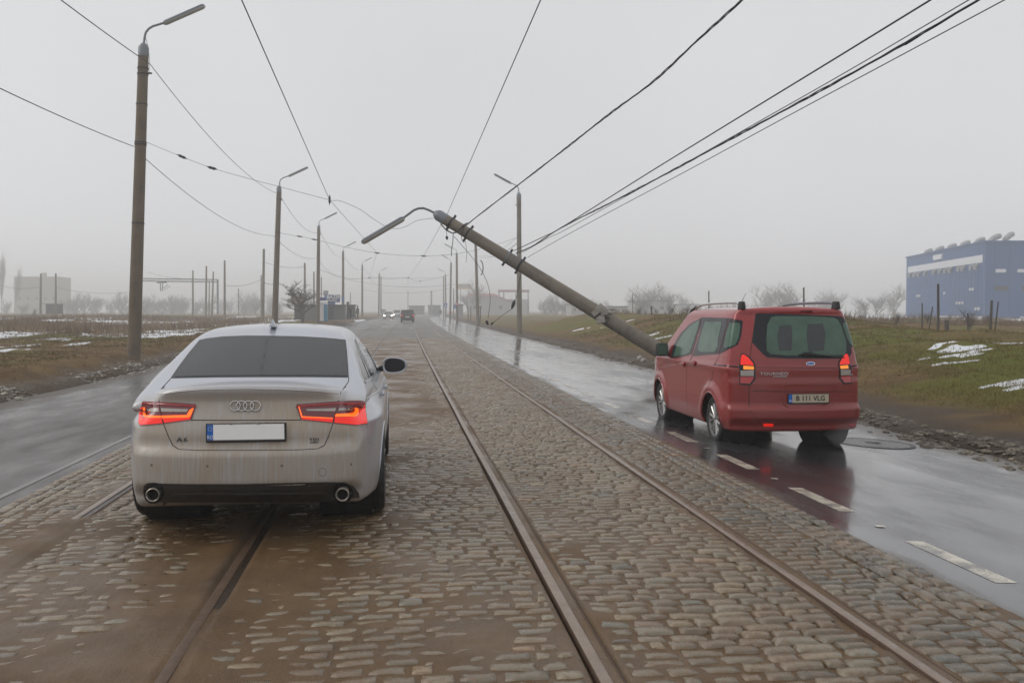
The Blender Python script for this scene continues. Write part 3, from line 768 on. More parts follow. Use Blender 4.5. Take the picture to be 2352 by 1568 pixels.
# boot lid gap, shut lines
sl = [mp(zA, [(1668, 492), (1666, 520), (1607, 605), (1592, 665), (1555, 820), (1520, 920), (1490, 985), (1440, 1010), (1300, 1018), (900, 1021), (560, 1021), (430, 1014), (385, 985), (355, 925), (318, 828), (290, 700), (280, 612), (300, 575), (368, 500)]),
      mp(zA, [(520, 801), (800, 803), (1320, 800)]), mp(zA, [(110, 1080), (120, 1050), (170, 1040)]), 
      mp(zAr, [(335, 1030), (340, 1180), (355, 1235), (400, 1248), (545, 1238)])]
ab.seam('boot_lid_gap', sl[:2], M['seam'], .0035); ab.seam('bumper_gap', [sl[3]], M['seam'], .0016, mirror=True)
ab.seam('spoiler_crease', [mp(zA, [(300, 612), (420, 594), (600, 580), (915, 574), (1200, 580), (1440, 592), (1590, 610)])], M['silver'], .005, off=.0)
# tail lamps (outer part on the wing, inner part on the lid)
def tail(pts_out, pts_in, led_o, led_i, clr_o, clr_i, low_o, low_i, lb):
    t = ab.decal('tail_lamp', mp(zA, pts_out), M['lensdark'], step=6, off=.006, skirt=.012)
    ab.decal('lens', mp(zA, pts_in), M['lensdark'], t, step=6, off=.006, skirt=.012)
    for q in (low_o, low_i): ab.decal('lit_reflector', mp(zA, q), M['litred'], t, step=6, off=.0075, skirt=0)
    for q in (led_o, led_i): ab.decal('led_bar', mp(zA, q), M['litorange'], t, step=5, off=.010, skirt=.002)
    for q in (clr_o, clr_i): ab.decal('clear_strip', mp(zA, q), M['lensclear'], t, step=5, off=.0085, skirt=.002)
    return t
tail([(165, 669), (285, 668), (300, 745), (318, 828), (150, 843), (135, 825), (140, 760)], [(292, 668), (400, 672), (548, 683), (558, 694), (524, 790), (515, 800), (325, 826), (307, 745)],
     [(168, 708), (184, 708), (186, 750), (198, 770), (300, 770), (303, 786), (195, 787), (176, 775)], [(306, 770), (490, 766), (510, 730), (530, 716), (540, 716), (516, 775), (500, 784), (308, 787)],
     [(195, 716), (284, 714), (288, 740), (210, 741)], [(300, 714), (500, 722), (490, 742), (306, 741)],
     [(146, 722), (162, 700), (168, 786), (306, 790), (314, 824), (152, 838), (140, 820)], [(311, 789), (520, 778), (512, 797), (328, 822)], 'left')
tail([(1596, 663), (1775, 664), (1785, 672), (1802, 828), (1725, 842), (1558, 824), (1580, 740)], [(1590, 663), (1430, 675), (1290, 685), (1282, 696), (1312, 780), (1322, 800), (1552, 822), (1572, 740)],
     [(1572, 758), (1690, 757), (1708, 745), (1710, 711), (1735, 712), (1733, 765), (1715, 778), (1568, 778)], [(1300, 700), (1306, 700), (1330, 775), (1550, 786), (1550, 792), (1322, 783)],
     [(1592, 716), (1705, 710), (1698, 734), (1586, 736)], [(1355, 722), (1572, 715), (1566, 738), (1365, 735)],
     [(1566, 782), (1718, 782), (1740, 765), (1742, 700), (1780, 690), (1798, 824), (1724, 836), (1562, 820)], [(1330, 782), (1550, 792), (1548, 817), (1322, 795)], 'right')
for pp in ([(160, 676), (285, 674), (556, 690)], [(1284, 692), (1590, 672), (1780, 674)]): ab.seam('lens_rib', [mp(zA, [(a, b_ + 10) for a, b_ in pp])], M['lensred'], .006, off=.006)
# four rings
rg_ = None
for k in range(4):
    u, v = zA(842 + 49 * k, 697); h = ab.px(u, v)
    if h:
        q = MB(); n = 32; c0 = h[0] + Vector((0, -.014, 0)); pts = [c0 + Vector((.0345 * math.cos(2 * math.pi * i / n), .0, .0345 * math.sin(2 * math.pi * i / n))) for i in range(n + 1)]
        q.tube(pts, .0042, 6, False); q.build('badge_ring', M['chrome'], car, smooth=True)
# licence plate
h = ab.px(*zA(925, 890)); py = h[0].y - .012; pz = h[0].z; pxx = h[0].x
pl = MB().box((pxx, py - .006, pz), (.542, .014, .132)).build('licence_plate', M['black'], car, bevel=.004)
MB().box((pxx + .018, py - .0145, pz + .006), (.478, .004, .106)).build('plate_face', M['plate'], pl)
MB().box((pxx - .242, py - .0145, pz + .006), (.042, .004, .106)).build('plate_band', M['eublue'], pl)
text_obj('plate_letters', 'RO', .036, M['white'], pl, (pxx - .242, py - .018, pz - .028), sx=.8)
st = MB()
for k in range(12):
    a = math.pi * k / 6; st.lathe([(.001, 0), (.0022, 0)], 6, 'Y', (pxx - .242 + .013 * math.cos(a), py - .0172, pz + .03 + .013 * math.sin(a)))
st.build('plate_stars', M['white'], pl)
q = MB()
for dx in (-.1, .08): q.box((pxx + dx, py - .017, pz + .061), (.02, .004, .008))
for dz in (.0605, -.0505): q.box((pxx, py - .0145, pz + dz), (.525, .003, .0025))
q.build('plate_clip', M['chrome'], pl)
# badges
for nm, tx, (a, b_), sz, sx in (('badge_letters', 'A6', (454, 945), .046, 1.35), ('badge_letters', 'TDI', (1416, 944), .030, 1.25), ('badge_letters', 'quattro', (1416, 962), .014, 1.2)):
    hh = ab.px(*zA(a, b_)); text_obj(nm, tx, sz, M['badgedark'], car, hh[0] + Vector((0, -.004, 0)), right=(1, .0, 0) if a < 900 else (1, .12, 0), sx=sx, depth=.004, bold=.0004, space=1.15)
# bumper details
for (a, b_) in ((637, 1136), (1180, 1134), (1684, 1123), (232, 1128)):
    hh = ab.px(*zA(a, b_))
    if hh: MB().lathe([(.001, -.002), (.008, -.002), (.0095, .0), (.0095, .01)], 16, 'Y', hh[0]).build('parking_sensor', M['sensor'], car, smooth=True)
cc = zA(1476, 1180); ab.seam('tow_eye_cover', [[(cc[0] + 9 * math.cos(a * math.pi / 10), cc[1] + 9 * math.sin(a * math.pi / 10)) for a in range(21)]], M['seam'], .0016, step=3)
# lower grey valance and exhausts
df = ab.decal('diffuser', mp(zA, [(172, 1318), (178, 1275), (205, 1258), (300, 1262), (500, 1266), (900, 1266), (1300, 1256), (1560, 1252), (1640, 1254), (1700, 1280), (1738, 1330), (1750, 1385), (1700, 1430), (1300, 1450), (600, 1450), (260, 1430), (190, 1385)]), M['trim'], step=10, off=.006, skirt=.01)
ab.seam('diffuser_ridge', [mp(zA, [(385, 1352), (420, 1330), (600, 1330), (900, 1332), (1300, 1327), (1480, 1325), (1530, 1345)])], M['trim'], .010, off=.006, parent=df)
for (a, b_) in ((250, 1338), (1624, 1336)):
    r = ray(*zA(a, b_)); t_ = (.06 + AY) / r.y; c = Vector((0, 0, CH)) + r * t_ - Vector((AX, AY, 0))
    e = MB().lathe([(.036, .14), (.044, .02), (.047, -.045), (.043, -.05), (.038, -.045), (.037, .12), (.001, .12)], 28, 'Y', c)
    e.build('exhaust_pipe', M['exh'], car, smooth=True); MB().lathe([(.001, -.005), (.0375, -.005)], 24, 'Y', c).build('exhaust_bore', M['well'], car)
    ab.decal('exhaust_recess', [(zA(a, b_)[0] + 23 * math.cos(k * math.pi / 12), zA(a, b_)[1] - 3 + 23 * math.sin(k * math.pi / 12)) for k in range(24)], M['well'], step=6, off=.0085, skirt=0)
# side windows and trim
sw = [[(203, 160), (232, 235), (300, 420), (348, 545), (305, 588), (278, 520), (232, 330), (205, 215)], [(212, 95), (225, 90), (300, 210), (380, 345), (432, 455), (428, 492), (372, 540), (330, 430), (270, 290), (212, 150)], [(240, 85), (300, 165), (370, 265), (430, 370), (465, 455), (462, 472), (440, 480), (425, 425), (360, 300), (290, 170)]]
for nm, q in zip(('quarter_window', 'side_window', 'side_window'), sw): ab.decal(nm, mp(zAr, q), M['glassmid'], step=4, off=.004, mirror=True)
ab.seam('window_trim', [mp(zAr, [(320, 605), (300, 590), (270, 520), (225, 330), (197, 200), (188, 110), (200, 62), (222, 58)]), mp(zAr, [(320, 607), (375, 560), (480, 475)])], M['chrome'], .005, mirror=True, step=6, off=.003)
ab.seam('window_pillar', [mp(zAr, [(205, 160), (250, 290), (310, 440), (352, 545)]), mp(zAr, [(232, 92), (300, 205), (375, 335), (430, 450)])], M['frit'], .012, mirror=True, step=5, off=-.003)
ab.seam('door_gap', [mp(zAr, [(372, 560), (440, 680), (485, 780)])], M['seam'], .0022, mirror=True, step=6)
ab.seam('side_crease', [[(.45, .955), (1.2, .93), (2.5, .91), (3.9, .88)]], M['silver'], .006, mode='side', step=.06, sg=1, mirror=True, off=.0005)
for yy, zz in ((1.72, .885), (2.72, .865)):
    for sg in (1, -1):
        hh = ab.side(yy, zz, sg)
        if hh: MB().box((hh[0].x + sg * .022, yy, zz), (.018, .22, .028)).box((hh[0].x + sg * .01, yy + .09, zz), (.03, .03, .024)).box((hh[0].x + sg * .01, yy - .09, zz), (.03, .03, .024)).build('door_handle', M['silver'], car, bevel=.005, smooth=True)
for sg in (1, -1):
    ms = MB()
    prof = []
    mc = Vector((sg * 1.02, 3.18, 1.045))
    nn = 28; rings = []
    for d_, s_ in ((.006, .83), (.0, .95), (.012, 1.0), (.05, 1.0), (.10, .86), (.14, .6), (.155, .2)):
        rings.append([mc + Vector((sg * (-.005 + .135 * s_ * (abs(math.cos(a)) ** .8) * (1 if math.cos(a) > 0 else -1) * (1.0 if math.cos(a) > 0 else .88)), d_, .083 * s_ * (abs(math.sin(a)) ** .75) * (1 if math.sin(a) > 0 else -1) * (1 - .12 * math.cos(a)))) for a in [2 * math.pi * k / nn for k in range(nn)]])
    VV = [p for r_ in rings for p in r_]; FF = [(i * nn + k, i * nn + (k + 1) % nn, (i + 1) * nn + (k + 1) % nn, (i + 1) * nn + k) for i in range(6) for k in range(nn)] + [tuple(range(6 * nn, 7 * nn))]
    mirr = ms.add(VV, FF).build('side_mirror', M['silver'], car, smooth=True)
    mg = MB().add([p + Vector((0, -.0005, 0)) for p in rings[0]], [tuple(range(nn))]); mg.build('mirror_glass', M['frit'], mirr)
    MB().tube([mc + Vector((-sg * .10, .07, -.02)), mc + Vector((-sg * .17, .09, -.05)), mc + Vector((-sg * .25, .12, -.065))], [.03, .026, .035], 8).build('mirror_arm', M['black'], mirr, smooth=True)
an = MB().box((0, 1.62, 1.478), (.05, .16, .012)).add([(-.022, 1.55, 1.482), (.022, 1.55, 1.482), (.012, 1.72, 1.484), (-.012, 1.72, 1.484), (0, 1.565, 1.545), (0, 1.60, 1.54)], [(0, 1, 4), (1, 2, 5, 4), (2, 3, 5), (3, 0, 4, 5)])
an.build('roof_aerial', M['silver'], car)

# ------------------------------------------------------------------ red van
VX, VY, VZ = 4.94, 11.30, -.115
van = empty('van', (VX, VY, VZ), 'dark red people carrier with roof rails driving on the wet right lane', 'car')
def f_van(x, y, z):
    ax = np.abs(x)
    w = .895 - .185 * np.clip((z - .98) / .80, 0, 1.2) ** 1.35 - .04 * np.clip((.5 - z) / .3, 0, 1) ** 2
    w = w - .085 * np.clip((.75 - y) / .75, 0, 1.2) ** 2.2 * (1 - .3 * sst(.6, .5, z)) - .20 * np.clip((y - 3.3) / .8, 0, 1.2) ** 2
    w = w + .014 * np.exp(-((z - 1.0) / .035) ** 2)
    w = w + .030 * np.exp(-((np.hypot(y - .76, z - .31) - .40) / .07) ** 2) * sst(.25, .35, z) + .025 * np.exp(-((np.hypot(y - 3.25, z - .31) - .40) / .06) ** 2) * sst(.25, .35, z)
    yr = .02 + .16 * (ax / .87) ** 3 + .05 * sst(.50, .55, z) + .012 * sst(.84, .87, z) + .02 * sst(1.0, 1.05, z) + .20 * np.clip((z - 1.02) / .72, 0, 1.2) ** 1.3 + .06 * sst(.4, .28, z)
    yr = yr - .03 * np.exp(-((z - 1.725) / .03) ** 2)
    top = 1.775 - .04 * (ax / .7) ** 2.5 - .03 * np.clip((y - 1.6) / 1.0, 0, 2) ** 2
    ws = 3.42 - (z - 1.06) / .66 * 1.05 - .15 * (ax / .75) ** 2
    hood = 1.10 - .30 * np.clip((y - 3.2) / .9, 0, 1.2) ** 1.8 - .05 * (ax / .85) ** 2
    yf = 4.14 - .40 * (ax / .88) ** 2.6
    up = smax(z - top, (y - ws) * .5, k=.06); up = np.minimum(up, z - hood) if True else up
    return smax(smax(ax - w, z - top, k=.08), y - yf, yr - y, .22 - z, np.minimum((y - ws) * .5, z - hood), k=.04)
V, F = solid(f_van, (-1, -.1, .12), (1, 4.25, 1.9), (-.5, .6, .5), (.5, 2.3, 1.3), .026)
WV = [(.76, .312), (3.25, .312)]
V, F = arches(V, F, WV, .355, .6)
vb = Body('body', van, V, F, M['redpaint'])
for (wy, wz) in WV:
    for sg in (1, -1): wheel(van, sg * .765, wy, .312, .195, sg, 6, .70, True)
wells(van, WV, .355, .42, .83)
lip(vb, *WV[0], .355, M['redpaint'], van, .014); lip(vb, *WV[1], .355, M['redpaint'], van, .012)
# tailgate glass
rw = vb.decal('rear_window', mp(zV, [(1112, 225), (1130, 214), (1400, 218), (1700, 230), (1965, 243), (1990, 300), (2010, 370), (2036, 500), (2020, 545), (1975, 615), (1940, 632), (1700, 632), (1400, 632), (1220, 620), (1180, 590), (1078, 480), (1090, 380)]), M['frit'], step=8, off=.004)
def rr_(x0, y0, x1, y1, r, n=5):
    o = []
    for cx, cy, a0 in ((x1 - r, y0 + r, -90), (x1 - r, y1 - r, 0), (x0 + r, y1 - r, 90), (x0 + r, y0 + r, 180)):
        for k in range(n + 1): a = math.radians(a0 + 90 * k / n); o.append((cx + r * math.cos(a), cy + r * math.sin(a)))
    return o
gl = [(1255, 250), (1300, 241), (1600, 243), (1830, 256), (1870, 275), (1900, 330), (1945, 470), (1948, 560), (1930, 598), (1700, 602), (1400, 602), (1250, 590), (1215, 560), (1210, 450), (1220, 320)]
vb.decal('glass', mp(zV, gl), M['glassgreen'], rw, step=8, off=.0065, skirt=.001)
for q in ([(1330, 330), (1440, 320), (1450, 420), (1440, 560), (1330, 560), (1310, 430)], [(1590, 315), (1730, 310), (1755, 400), (1740, 560), (1600, 570), (1580, 420)]):
    vb.decal('seat_back', mp(zV, q), M['glassmid'], rw, step=8, off=.0072, skirt=0)
vb.decal('brake_light', mp(zV, [(1528, 190), (1560, 184), (1630, 186), (1640, 206), (1600, 214), (1530, 208)]), M['lensdark'], step=4, off=.006)
wp = MB(); a_ = vb.px(*zV(1590, 590))[0] + Vector((0, -.02, 0)); b2 = vb.px(*zV(1925, 622))[0] + Vector((0, -.02, 0)); mid = vb.px(*zV(1700, 600))[0] + Vector((0, -.03, 0))
wp.tube([a_ + Vector((-.12, .01, -.01)), a_, mid, b2], [.012, .028, .018, .008], 6).box(a_, (.10, .04, .05)); wp.build('rear_wiper', M['black'], van, smooth=True)
# shut lines and crease shade
vb.seam('tailgate_gap', [mp(zV, [(1122, 180), (1105, 300), (1078, 480), (1062, 620), (1052, 900), (1052, 1110), (1080, 1150), (1130, 1190), (1400, 1197), (1800, 1197), (1990, 1190), (2030, 1140), (2060, 1060)])], M['seam'], .004)
vb.seam('tailgate_crease_shade', [mp(zV, [(1100, 712), (1400, 716), (2040, 720)]), mp(zV, [(1090, 930), (1380, 936), (1850, 936), (2050, 936)])], M['seam'], .0045, off=-.0015)  # shade of the tailgate creases put into the colour as dark lines
vb.seam('door_gap', [mp(zV, [(650, 215), (600, 270), (530, 600), (480, 700), (470, 900), (495, 1185)]), mp(zV, [(895, 178), (870, 250), (780, 600), (730, 690), (715, 800), (640, 960), (645, 1215)]), mp(zV, [(330, 630), (222, 700), (235, 900), (245, 1095)])], M['seam'], .003, mirror=True)
vb.seam('swage_line', [mp(zV, [(222, 720), (350, 690), (480, 682), (730, 684)]), mp(zV, [(250, 945), (480, 975), (590, 990), (600, 1010), (590, 1040), (480, 1032), (260, 990)])], M['redpaint'], .006, mirror=True, off=.001)
vb.seam('door_rail_slot', [mp(zV, [(735, 690), (840, 698), (962, 710)])], M['frit'], .012, mirror=True, off=-.004)
vb.seam('fuel_flap_gap', [mp(zV, [(800 + 0 + 42 * math.cos(a * math.pi / 10) + 30, 798 + 58 * math.sin(a * math.pi / 10)) for a in range(21)])], M['seam'], .002, step=3)
# side glass
def sidewin(nm, outer, inner, mat):
    o2 = vb.decal(nm, mp(zV, outer), M['frit'], step=6, off=.004, mirror=True)
    if inner:
        for k, o in enumerate(o2):
            sgn = (1, -1)[k]; r = vb.decal('glass', mp(zV, inner), mat, o, step=6, off=.0065, skirt=.001)
            if r and sgn < 0:
                for v in r.data.vertices: v.co.x *= -1
                r.data.flip_normals()
sidewin('front_window', [(330, 600), (360, 500), (420, 400), (510, 310), (612, 258), (600, 330), (560, 480), (520, 592), (440, 612), (330, 630)], [(362, 600), (385, 510), (440, 410), (520, 325), (600, 275), (580, 360), (540, 480), (505, 575), (470, 590), (370, 612)], M['glassgreen'])
sidewin('middle_window', [(618, 252), (860, 258), (845, 330), (800, 500), (770, 590), (530, 608), (545, 570), (590, 420)], [(650, 290), (798, 290), (800, 320), (770, 450), (765, 520), (740, 568), (600, 570), (582, 540), (600, 450)], M['glassgreen'])
sidewin('quarter_window', [(866, 260), (985, 280), (995, 290), (980, 420), (950, 500), (900, 530), (778, 588), (810, 480), (850, 330)], [(880, 300), (965, 305), (972, 340), (955, 440), (925, 505), (830, 535), (822, 520), (850, 380)], M['glassgreen'])
vb.decal('windscreen', [(-.62, 1.12), (.62, 1.12), (.50, 1.60), (-.50, 1.60)], M['glassmid'], mode='front', step=.06, off=.004)
# roof rails
for sg in (1, -1):
    rl = MB(); pts = []
    for k in range(13):
        y = .42 + (2.35 - .42) * k / 12; zt = 1.825 - .04 * ((y - .9) / 1.5) ** 2 - .05 * max(0, (y - 1.9) / .45) ** 2 - (.02 if k == 0 else 0)
        pts.append((sg * .625, y, zt))
    rl.tube(pts, .017, 8); rail = rl.build('roof_rail', M['chrome' if sg < 0 else 'galv'], van, smooth=True)
    MB().box((sg * .625, .40, 1.79), (.06, .17, .10), taper=.75).build('rail_foot', M['black'], rail, bevel=.012, smooth=True)
    MB().tube([(sg * .625, 2.25, 1.775), (sg * .625, 2.45, 1.715), (sg * .62, 2.62, 1.65)], [.02, .03, .015], 8).build('rail_foot', M['black'], rail, smooth=True)
MB().tube([(.0, 2.25, 1.74), (.02, 1.98, 1.97)], [.005, .003], 6).build('roof_aerial', M['black'], van)
# tail lamps: traced left one, mirrored for the far side
def vl(nm, q, mat, off, par, mir=False):
    r = vb.decal(nm, mp(zV, q), mat, par, step=5, off=off, skirt=.008)
    if mir and r:
        for v in r.data.vertices: v.co.x *= -1
        r.data.flip_normals()
    return r
for mir in (False, True):
    tl = vl('tail_lamp', [(974, 590), (998, 580), (1052, 611), (1095, 656), (1110, 690), (1110, 824), (1064, 876), (962, 868), (962, 700)], M['frit'], .006, None, mir)
    vl('lens', [(982, 600), (1002, 592), (1045, 622), (1084, 668), (1096, 694), (972, 688), (974, 640)], M['litred'], .010, tl, mir)
    vl('indicator', [(1000, 700), (1096, 706), (1096, 732), (1000, 730)], M['litamber'], .010, tl, mir)
    vl('reversing_light', [(972, 741), (1096, 738), (1094, 792), (974, 790)], M['lensclear'], .010, tl, mir)
    vl('lower_lens', [(970, 796), (1094, 798), (1092, 820), (1058, 862), (970, 856)], M['lensred'], .010, tl, mir)
vb.decal('reflector', mp(zV, [(1185, 1230), (1275, 1232), (1275, 1256), (1185, 1256)]), M['litred'], step=5, off=.005)
vb.decal('reflector', mp(zV, [(1972, 1230), (2036, 1230), (2036, 1252), (1972, 1254)]), M['lensred'], step=5, off=.005)
vb.seam('sill', [mp(zV, [(245, 1105), (400, 1150), (645, 1228)])], M['trim'], .022, mirror=True, off=-.012)
# number plate, badges
h = vb.px(*zV(1597, 1000)); pc = h[0] + Vector((0, -.012, 0))
pl = MB().box(pc, (.540, .012, .128)).build('licence_plate', M['black'], van, bevel=.004)
MB().box(pc + Vector((.022, -.008, .004)), (.472, .004, .104)).build('plate_face', M['platey'], pl)
MB().box(pc + Vector((-.237, -.008, .004)), (.046, .004, .104)).build('plate_band', M['eublue'], pl)
text_obj('plate_letters', 'RO', .03, M['white'], pl, pc + Vector((-.237, -.012, -.025)), sx=.8)
text_obj('plate_letters', 'B 111 VLG', .088, M['blackprint'], pl, pc + Vector((.022, -.012, .004)), sx=.95, space=1.02, bold=.0015)
vb.seam('plate_recess_edge', [mp(zV, [(1365, 935), (1385, 880), (1420, 870), (1800, 874), (1840, 890), (1855, 940)]), mp(zV, [(1345, 980), (1370, 1050), (1420, 1085), (1780, 1085), (1830, 1050), (1850, 980)])], M['redpaint'], .007, off=-.001)
q = MB(); hh = vb.px(*zV(1618, 678)); 
ov = vb.decal('badge', [(zV(1618, 678)[0] + 10.5 * math.cos(k * math.pi / 12), zV(1618, 678)[1] + 4.6 * math.sin(k * math.pi / 12)) for k in range(24)], M['chrome'], step=3, off=.006)
vb.decal('badge_field', [(zV(1618, 678)[0] + 8.6 * math.cos(k * math.pi / 12), zV(1618, 678)[1] + 3.4 * math.sin(k * math.pi / 12)) for k in range(24)], M['eublue'], ov, step=3, off=.0085, skirt=.001)
text_obj('badge_script', 'Ford', .026, M['white'], ov, hh[0] + Vector((0, -.013, 0)), sx=1.3)
for tx, (a, b_), sz, sx in (('TOURNEO', (1283, 771), .048, 1.45), ('COURIER', (1335, 796), .026, 1.5), ('TDCi', (1984, 779), .026, 1.2)):
    hh = vb.px(*zV(a, b_)); text_obj('badge_letters', tx, sz, M['badgepale'], van, hh[0] + Vector((0, -.006, 0)), right=(1, -.08, 0) if a < 1500 else (1, .2, 0), sx=sx, depth=.004, bold=.0005, space=1.1)
for a, b_ in ((445, 680), (543, 672)):
    hh = vb.px(*zV(a, b_))
    for sg in (-1, 1):
        X_ = abs(hh[0].x) * sg
        MB().box((X_ + sg * .018, hh[0].y, hh[0].z), (.022, .20, .034)).box((X_ + sg * .004, hh[0].y, hh[0].z - .004), (.02, .12, .07)).build('door_handle', M['redpaint'], van, bevel=.006, smooth=True)
for sg in (-1, 1):
    mc = Vector((sg * .985, 2.75, 1.135)); R3 = Matrix.Identity(3)
    mo = MB().box(mc + Vector((0, .05, 0)), (.20, .13, .20), taper=.88).build('side_mirror', M['black'], van, bevel=.035, smooth=True)
    MB().box(mc + Vector((sg * .004, -.018, .0)), (.15, .006, .155)).build('mirror_glass', M['glassgreen'], mo, bevel=.002)
    MB().box(mc + Vector((-sg * .12, .06, -.07)), (.12, .08, .045)).build('mirror_arm', M['black'], mo, bevel=.01)
# underside, silencer and spare wheel glimpsed below the bumper
MB().tube([(-.35, .30, .27), (.45, .30, .27)], .07, 12).build('silencer', M['darkmetal'], van, smooth=True)
# manhole in the right lane
mh = empty('manhole_cover', (5.95, 11.95, road_z(np.array([5.95]))[0] + .002), 'round iron manhole cover set in the wet asphalt right of the red van', 'manhole')
mh.location = at(2005, 1022, 12.2); mh.location.z = float(road_z(np.array([mh.location.x]))[0]) + .004
def slope(o): o.rotation_euler = (0, math.atan(.05), 0)
slope(mh)
MB().lathe([(.54, -.01), (.54, .004), (.50, .006), (.49, .002), (.47, .002)], 56).build('frame', M['mh'] if 'mh' in M else M['darkmetal'], mh, smooth=False)
M['iron'] = simple('wet_iron', (.07, .062, .055), .30, .4, .4, 12, .5, 60)
MB().lathe([(.47, .002), (.38, .003), (.37, .006), (.35, .006), (.34, .003), (.22, .003), (.21, .006), (.19, .006), (.18, .003), (.11, .003)], 56).build('lid', M['iron'], mh)
MB().lathe([(.11, .0035), (.001, .0035)], 24).build('lid_hole', M['well'], mh)

# ------------------------------------------------------------------ poles and lamp posts
def ground_z(x, y): 
    xp = x - bend(np.array(float(y)))
    return float(max(terrain(np.array([xp]), np.array([float(y)]))[0], road_z(np.array([xp]))[0] if abs(xp) < 9 else -9))
def post_parts(root, H, r0, r1, s, detail, mat):
    n = 20 if detail > 1 else 12
    shaft = MB().lathe([(r0, -.6), (r0, 0), (r0 + (r1 - r0) * .5, H * .5), (r1, H - .30)], n).build('shaft', mat, root, smooth=True)
    MB().lathe([(r1 * 1.03, H - .32), (r1 * 1.05, H - .05), (r1 * .55, H + .07), (.03, H + .10)], n).build('pole_cap', M['galv'], root, smooth=True)
    arm = [(0, 0, H + .05)] + [(s * (.52 - .50 * math.cos(a)) , 0, H + .28 + .42 * math.sin(a)) for a in [math.radians(q) for q in (0, 20, 40, 58)]] + [(s * .62, 0, H + .78)]
    MB().tube(arm, .035, 10 if detail > 1 else 6).build('lamp_arm', M['galv'], root, smooth=True)
    # luminaire: long capsule, dark housing above a pale diffuser
    a = math.radians(28); c0 = Vector((s * .58, 0, H + .74)); d = Vector((s * math.cos(a), 0, math.sin(a))); up = Vector((-s * math.sin(a), 0, math.cos(a))); L = 1.42
    def cap(w_, h_, z0, f0, f1, nn=12):
        V = []; ks = (0, .02, .06, .5, .94, .98, 1.0); sc = (.35, .75, 1, 1, 1, .75, .35)
        for k, s2 in zip(ks, sc):
            for j in range(nn):
                t = f0 + (f1 - f0) * j / (nn - 1); V.append(c0 + d * (L * k) + Vector((0, 1, 0)) * (w_ * s2 * math.cos(t)) + up * (z0 + h_ * s2 * math.sin(t)))
        F = [(i * nn + j, i * nn + (j + 1) % nn, (i + 1) * nn + (j + 1) % nn, (i + 1) * nn + j) for i in range(6) for j in range(nn)]
        return V, F + [tuple(range(nn)), tuple(range(6 * nn, 7 * nn))]
    V, F = cap(.115, .085, .0, 0, math.pi); lum = MB().add(V, F).build('luminaire', M['lamphead'], root, smooth=True)
    V, F = cap(.108, .070, -.004, math.pi, 2 * math.pi); MB().add(V, F).build('diffuser', M['lampglass'], lum, smooth=True)
    if detail > 0:
        for zz in ((.72, .90, 1.85, 3.05, 3.12, 5.6) if detail > 1 else (.8, 3.0)):
            r_ = r1 + (r0 - r1) * zz / H; MB().lathe([(r_ + .004, H - zz), (r_ + .017, H - zz), (r_ + .017, H - zz + .035), (r_ + .004, H - zz + .035)], n, close=True).build('clamp_band', M['darkmetal'], root, smooth=False)
        m = MB(); m.tube([(s * .03, 0, H + .35), (s * .12, .02, H + .02), (s * (r1 + .02), .02, H - .3), (s * (r1 + .03), .02, H - .85)], .008, 5); m.build('supply_cable', M['black'], root)
        m = MB(); m.box((s * (r1 + .05), 0, H - .84), (.14, .05, .05)).build('cable_clamp', M['darkmetal'], root)
    return shaft
def lamp_post(base, top, s, label, detail=1, mat='pole', r0=.205, r1=.155, group='concrete lamp posts'):
    base, top = Vector(base), Vector(top); H = (top - base).length
    o = empty('lamp_post', base, label, 'lamp post', group)
    ax = (top - base).normalized(); o.rotation_euler = (-math.asin(ax.y), math.atan2(ax.x, ax.z), 0)
    post_parts(o, H, r0, r1, s, detail, M[mat]); return o
LP = [((308, 802), (330, 106), 31.7, 2, 'tall concrete lamp post on the left verge beside the silver saloon, nearest of its row'),
      ((631, 745), (641, 430), 65, 1, 'concrete lamp post rising behind the roof aerial of the silver saloon'),
      ((730, 741), (732, 519), 100, 1, 'concrete lamp post in front of the white and blue cabin'),
      ((788, 736), (788, 577), 140, 0, 'concrete lamp post right in front of the blue kiosk sign'),
      ((832, 730), (832, 608), 186, 0, 'concrete lamp post just right of the standing person'),
      ((870, 725), (871, 628), 230, 0, 'hazy far lamp post left of the oncoming cars')]
posts = []
for (b_, t_, Yy, dt, lb) in LP:
    B, T = at(*b_, Yy), at(*t_, Yy); posts.append((B, T)); lamp_post(B, T, 1, lb, dt)
RP = [((1193, 768), (1192, 445), 70, 1, 'upright concrete lamp post on the right verge crossed by the fallen one'),
      ((1050, 739), (1049, 582), 145, 0, 'concrete lamp post carrying the red triangle warning sign'),
      ((1034, 732), (1036, 603), 178, 0, 'second lamp post of the far right row, with a red reflector low on it'),
      ((1024, 727), (1023, 630), 232, 0, 'faint farthest lamp post of the right row with a blue sign')]
for (b_, t_, Yy, dt, lb) in RP:
    B, T = at(*b_, Yy), at(*t_, Yy); lamp_post(B, T, -1, lb, dt, 'pole2', .195, .16)
    posts.append((B, T))
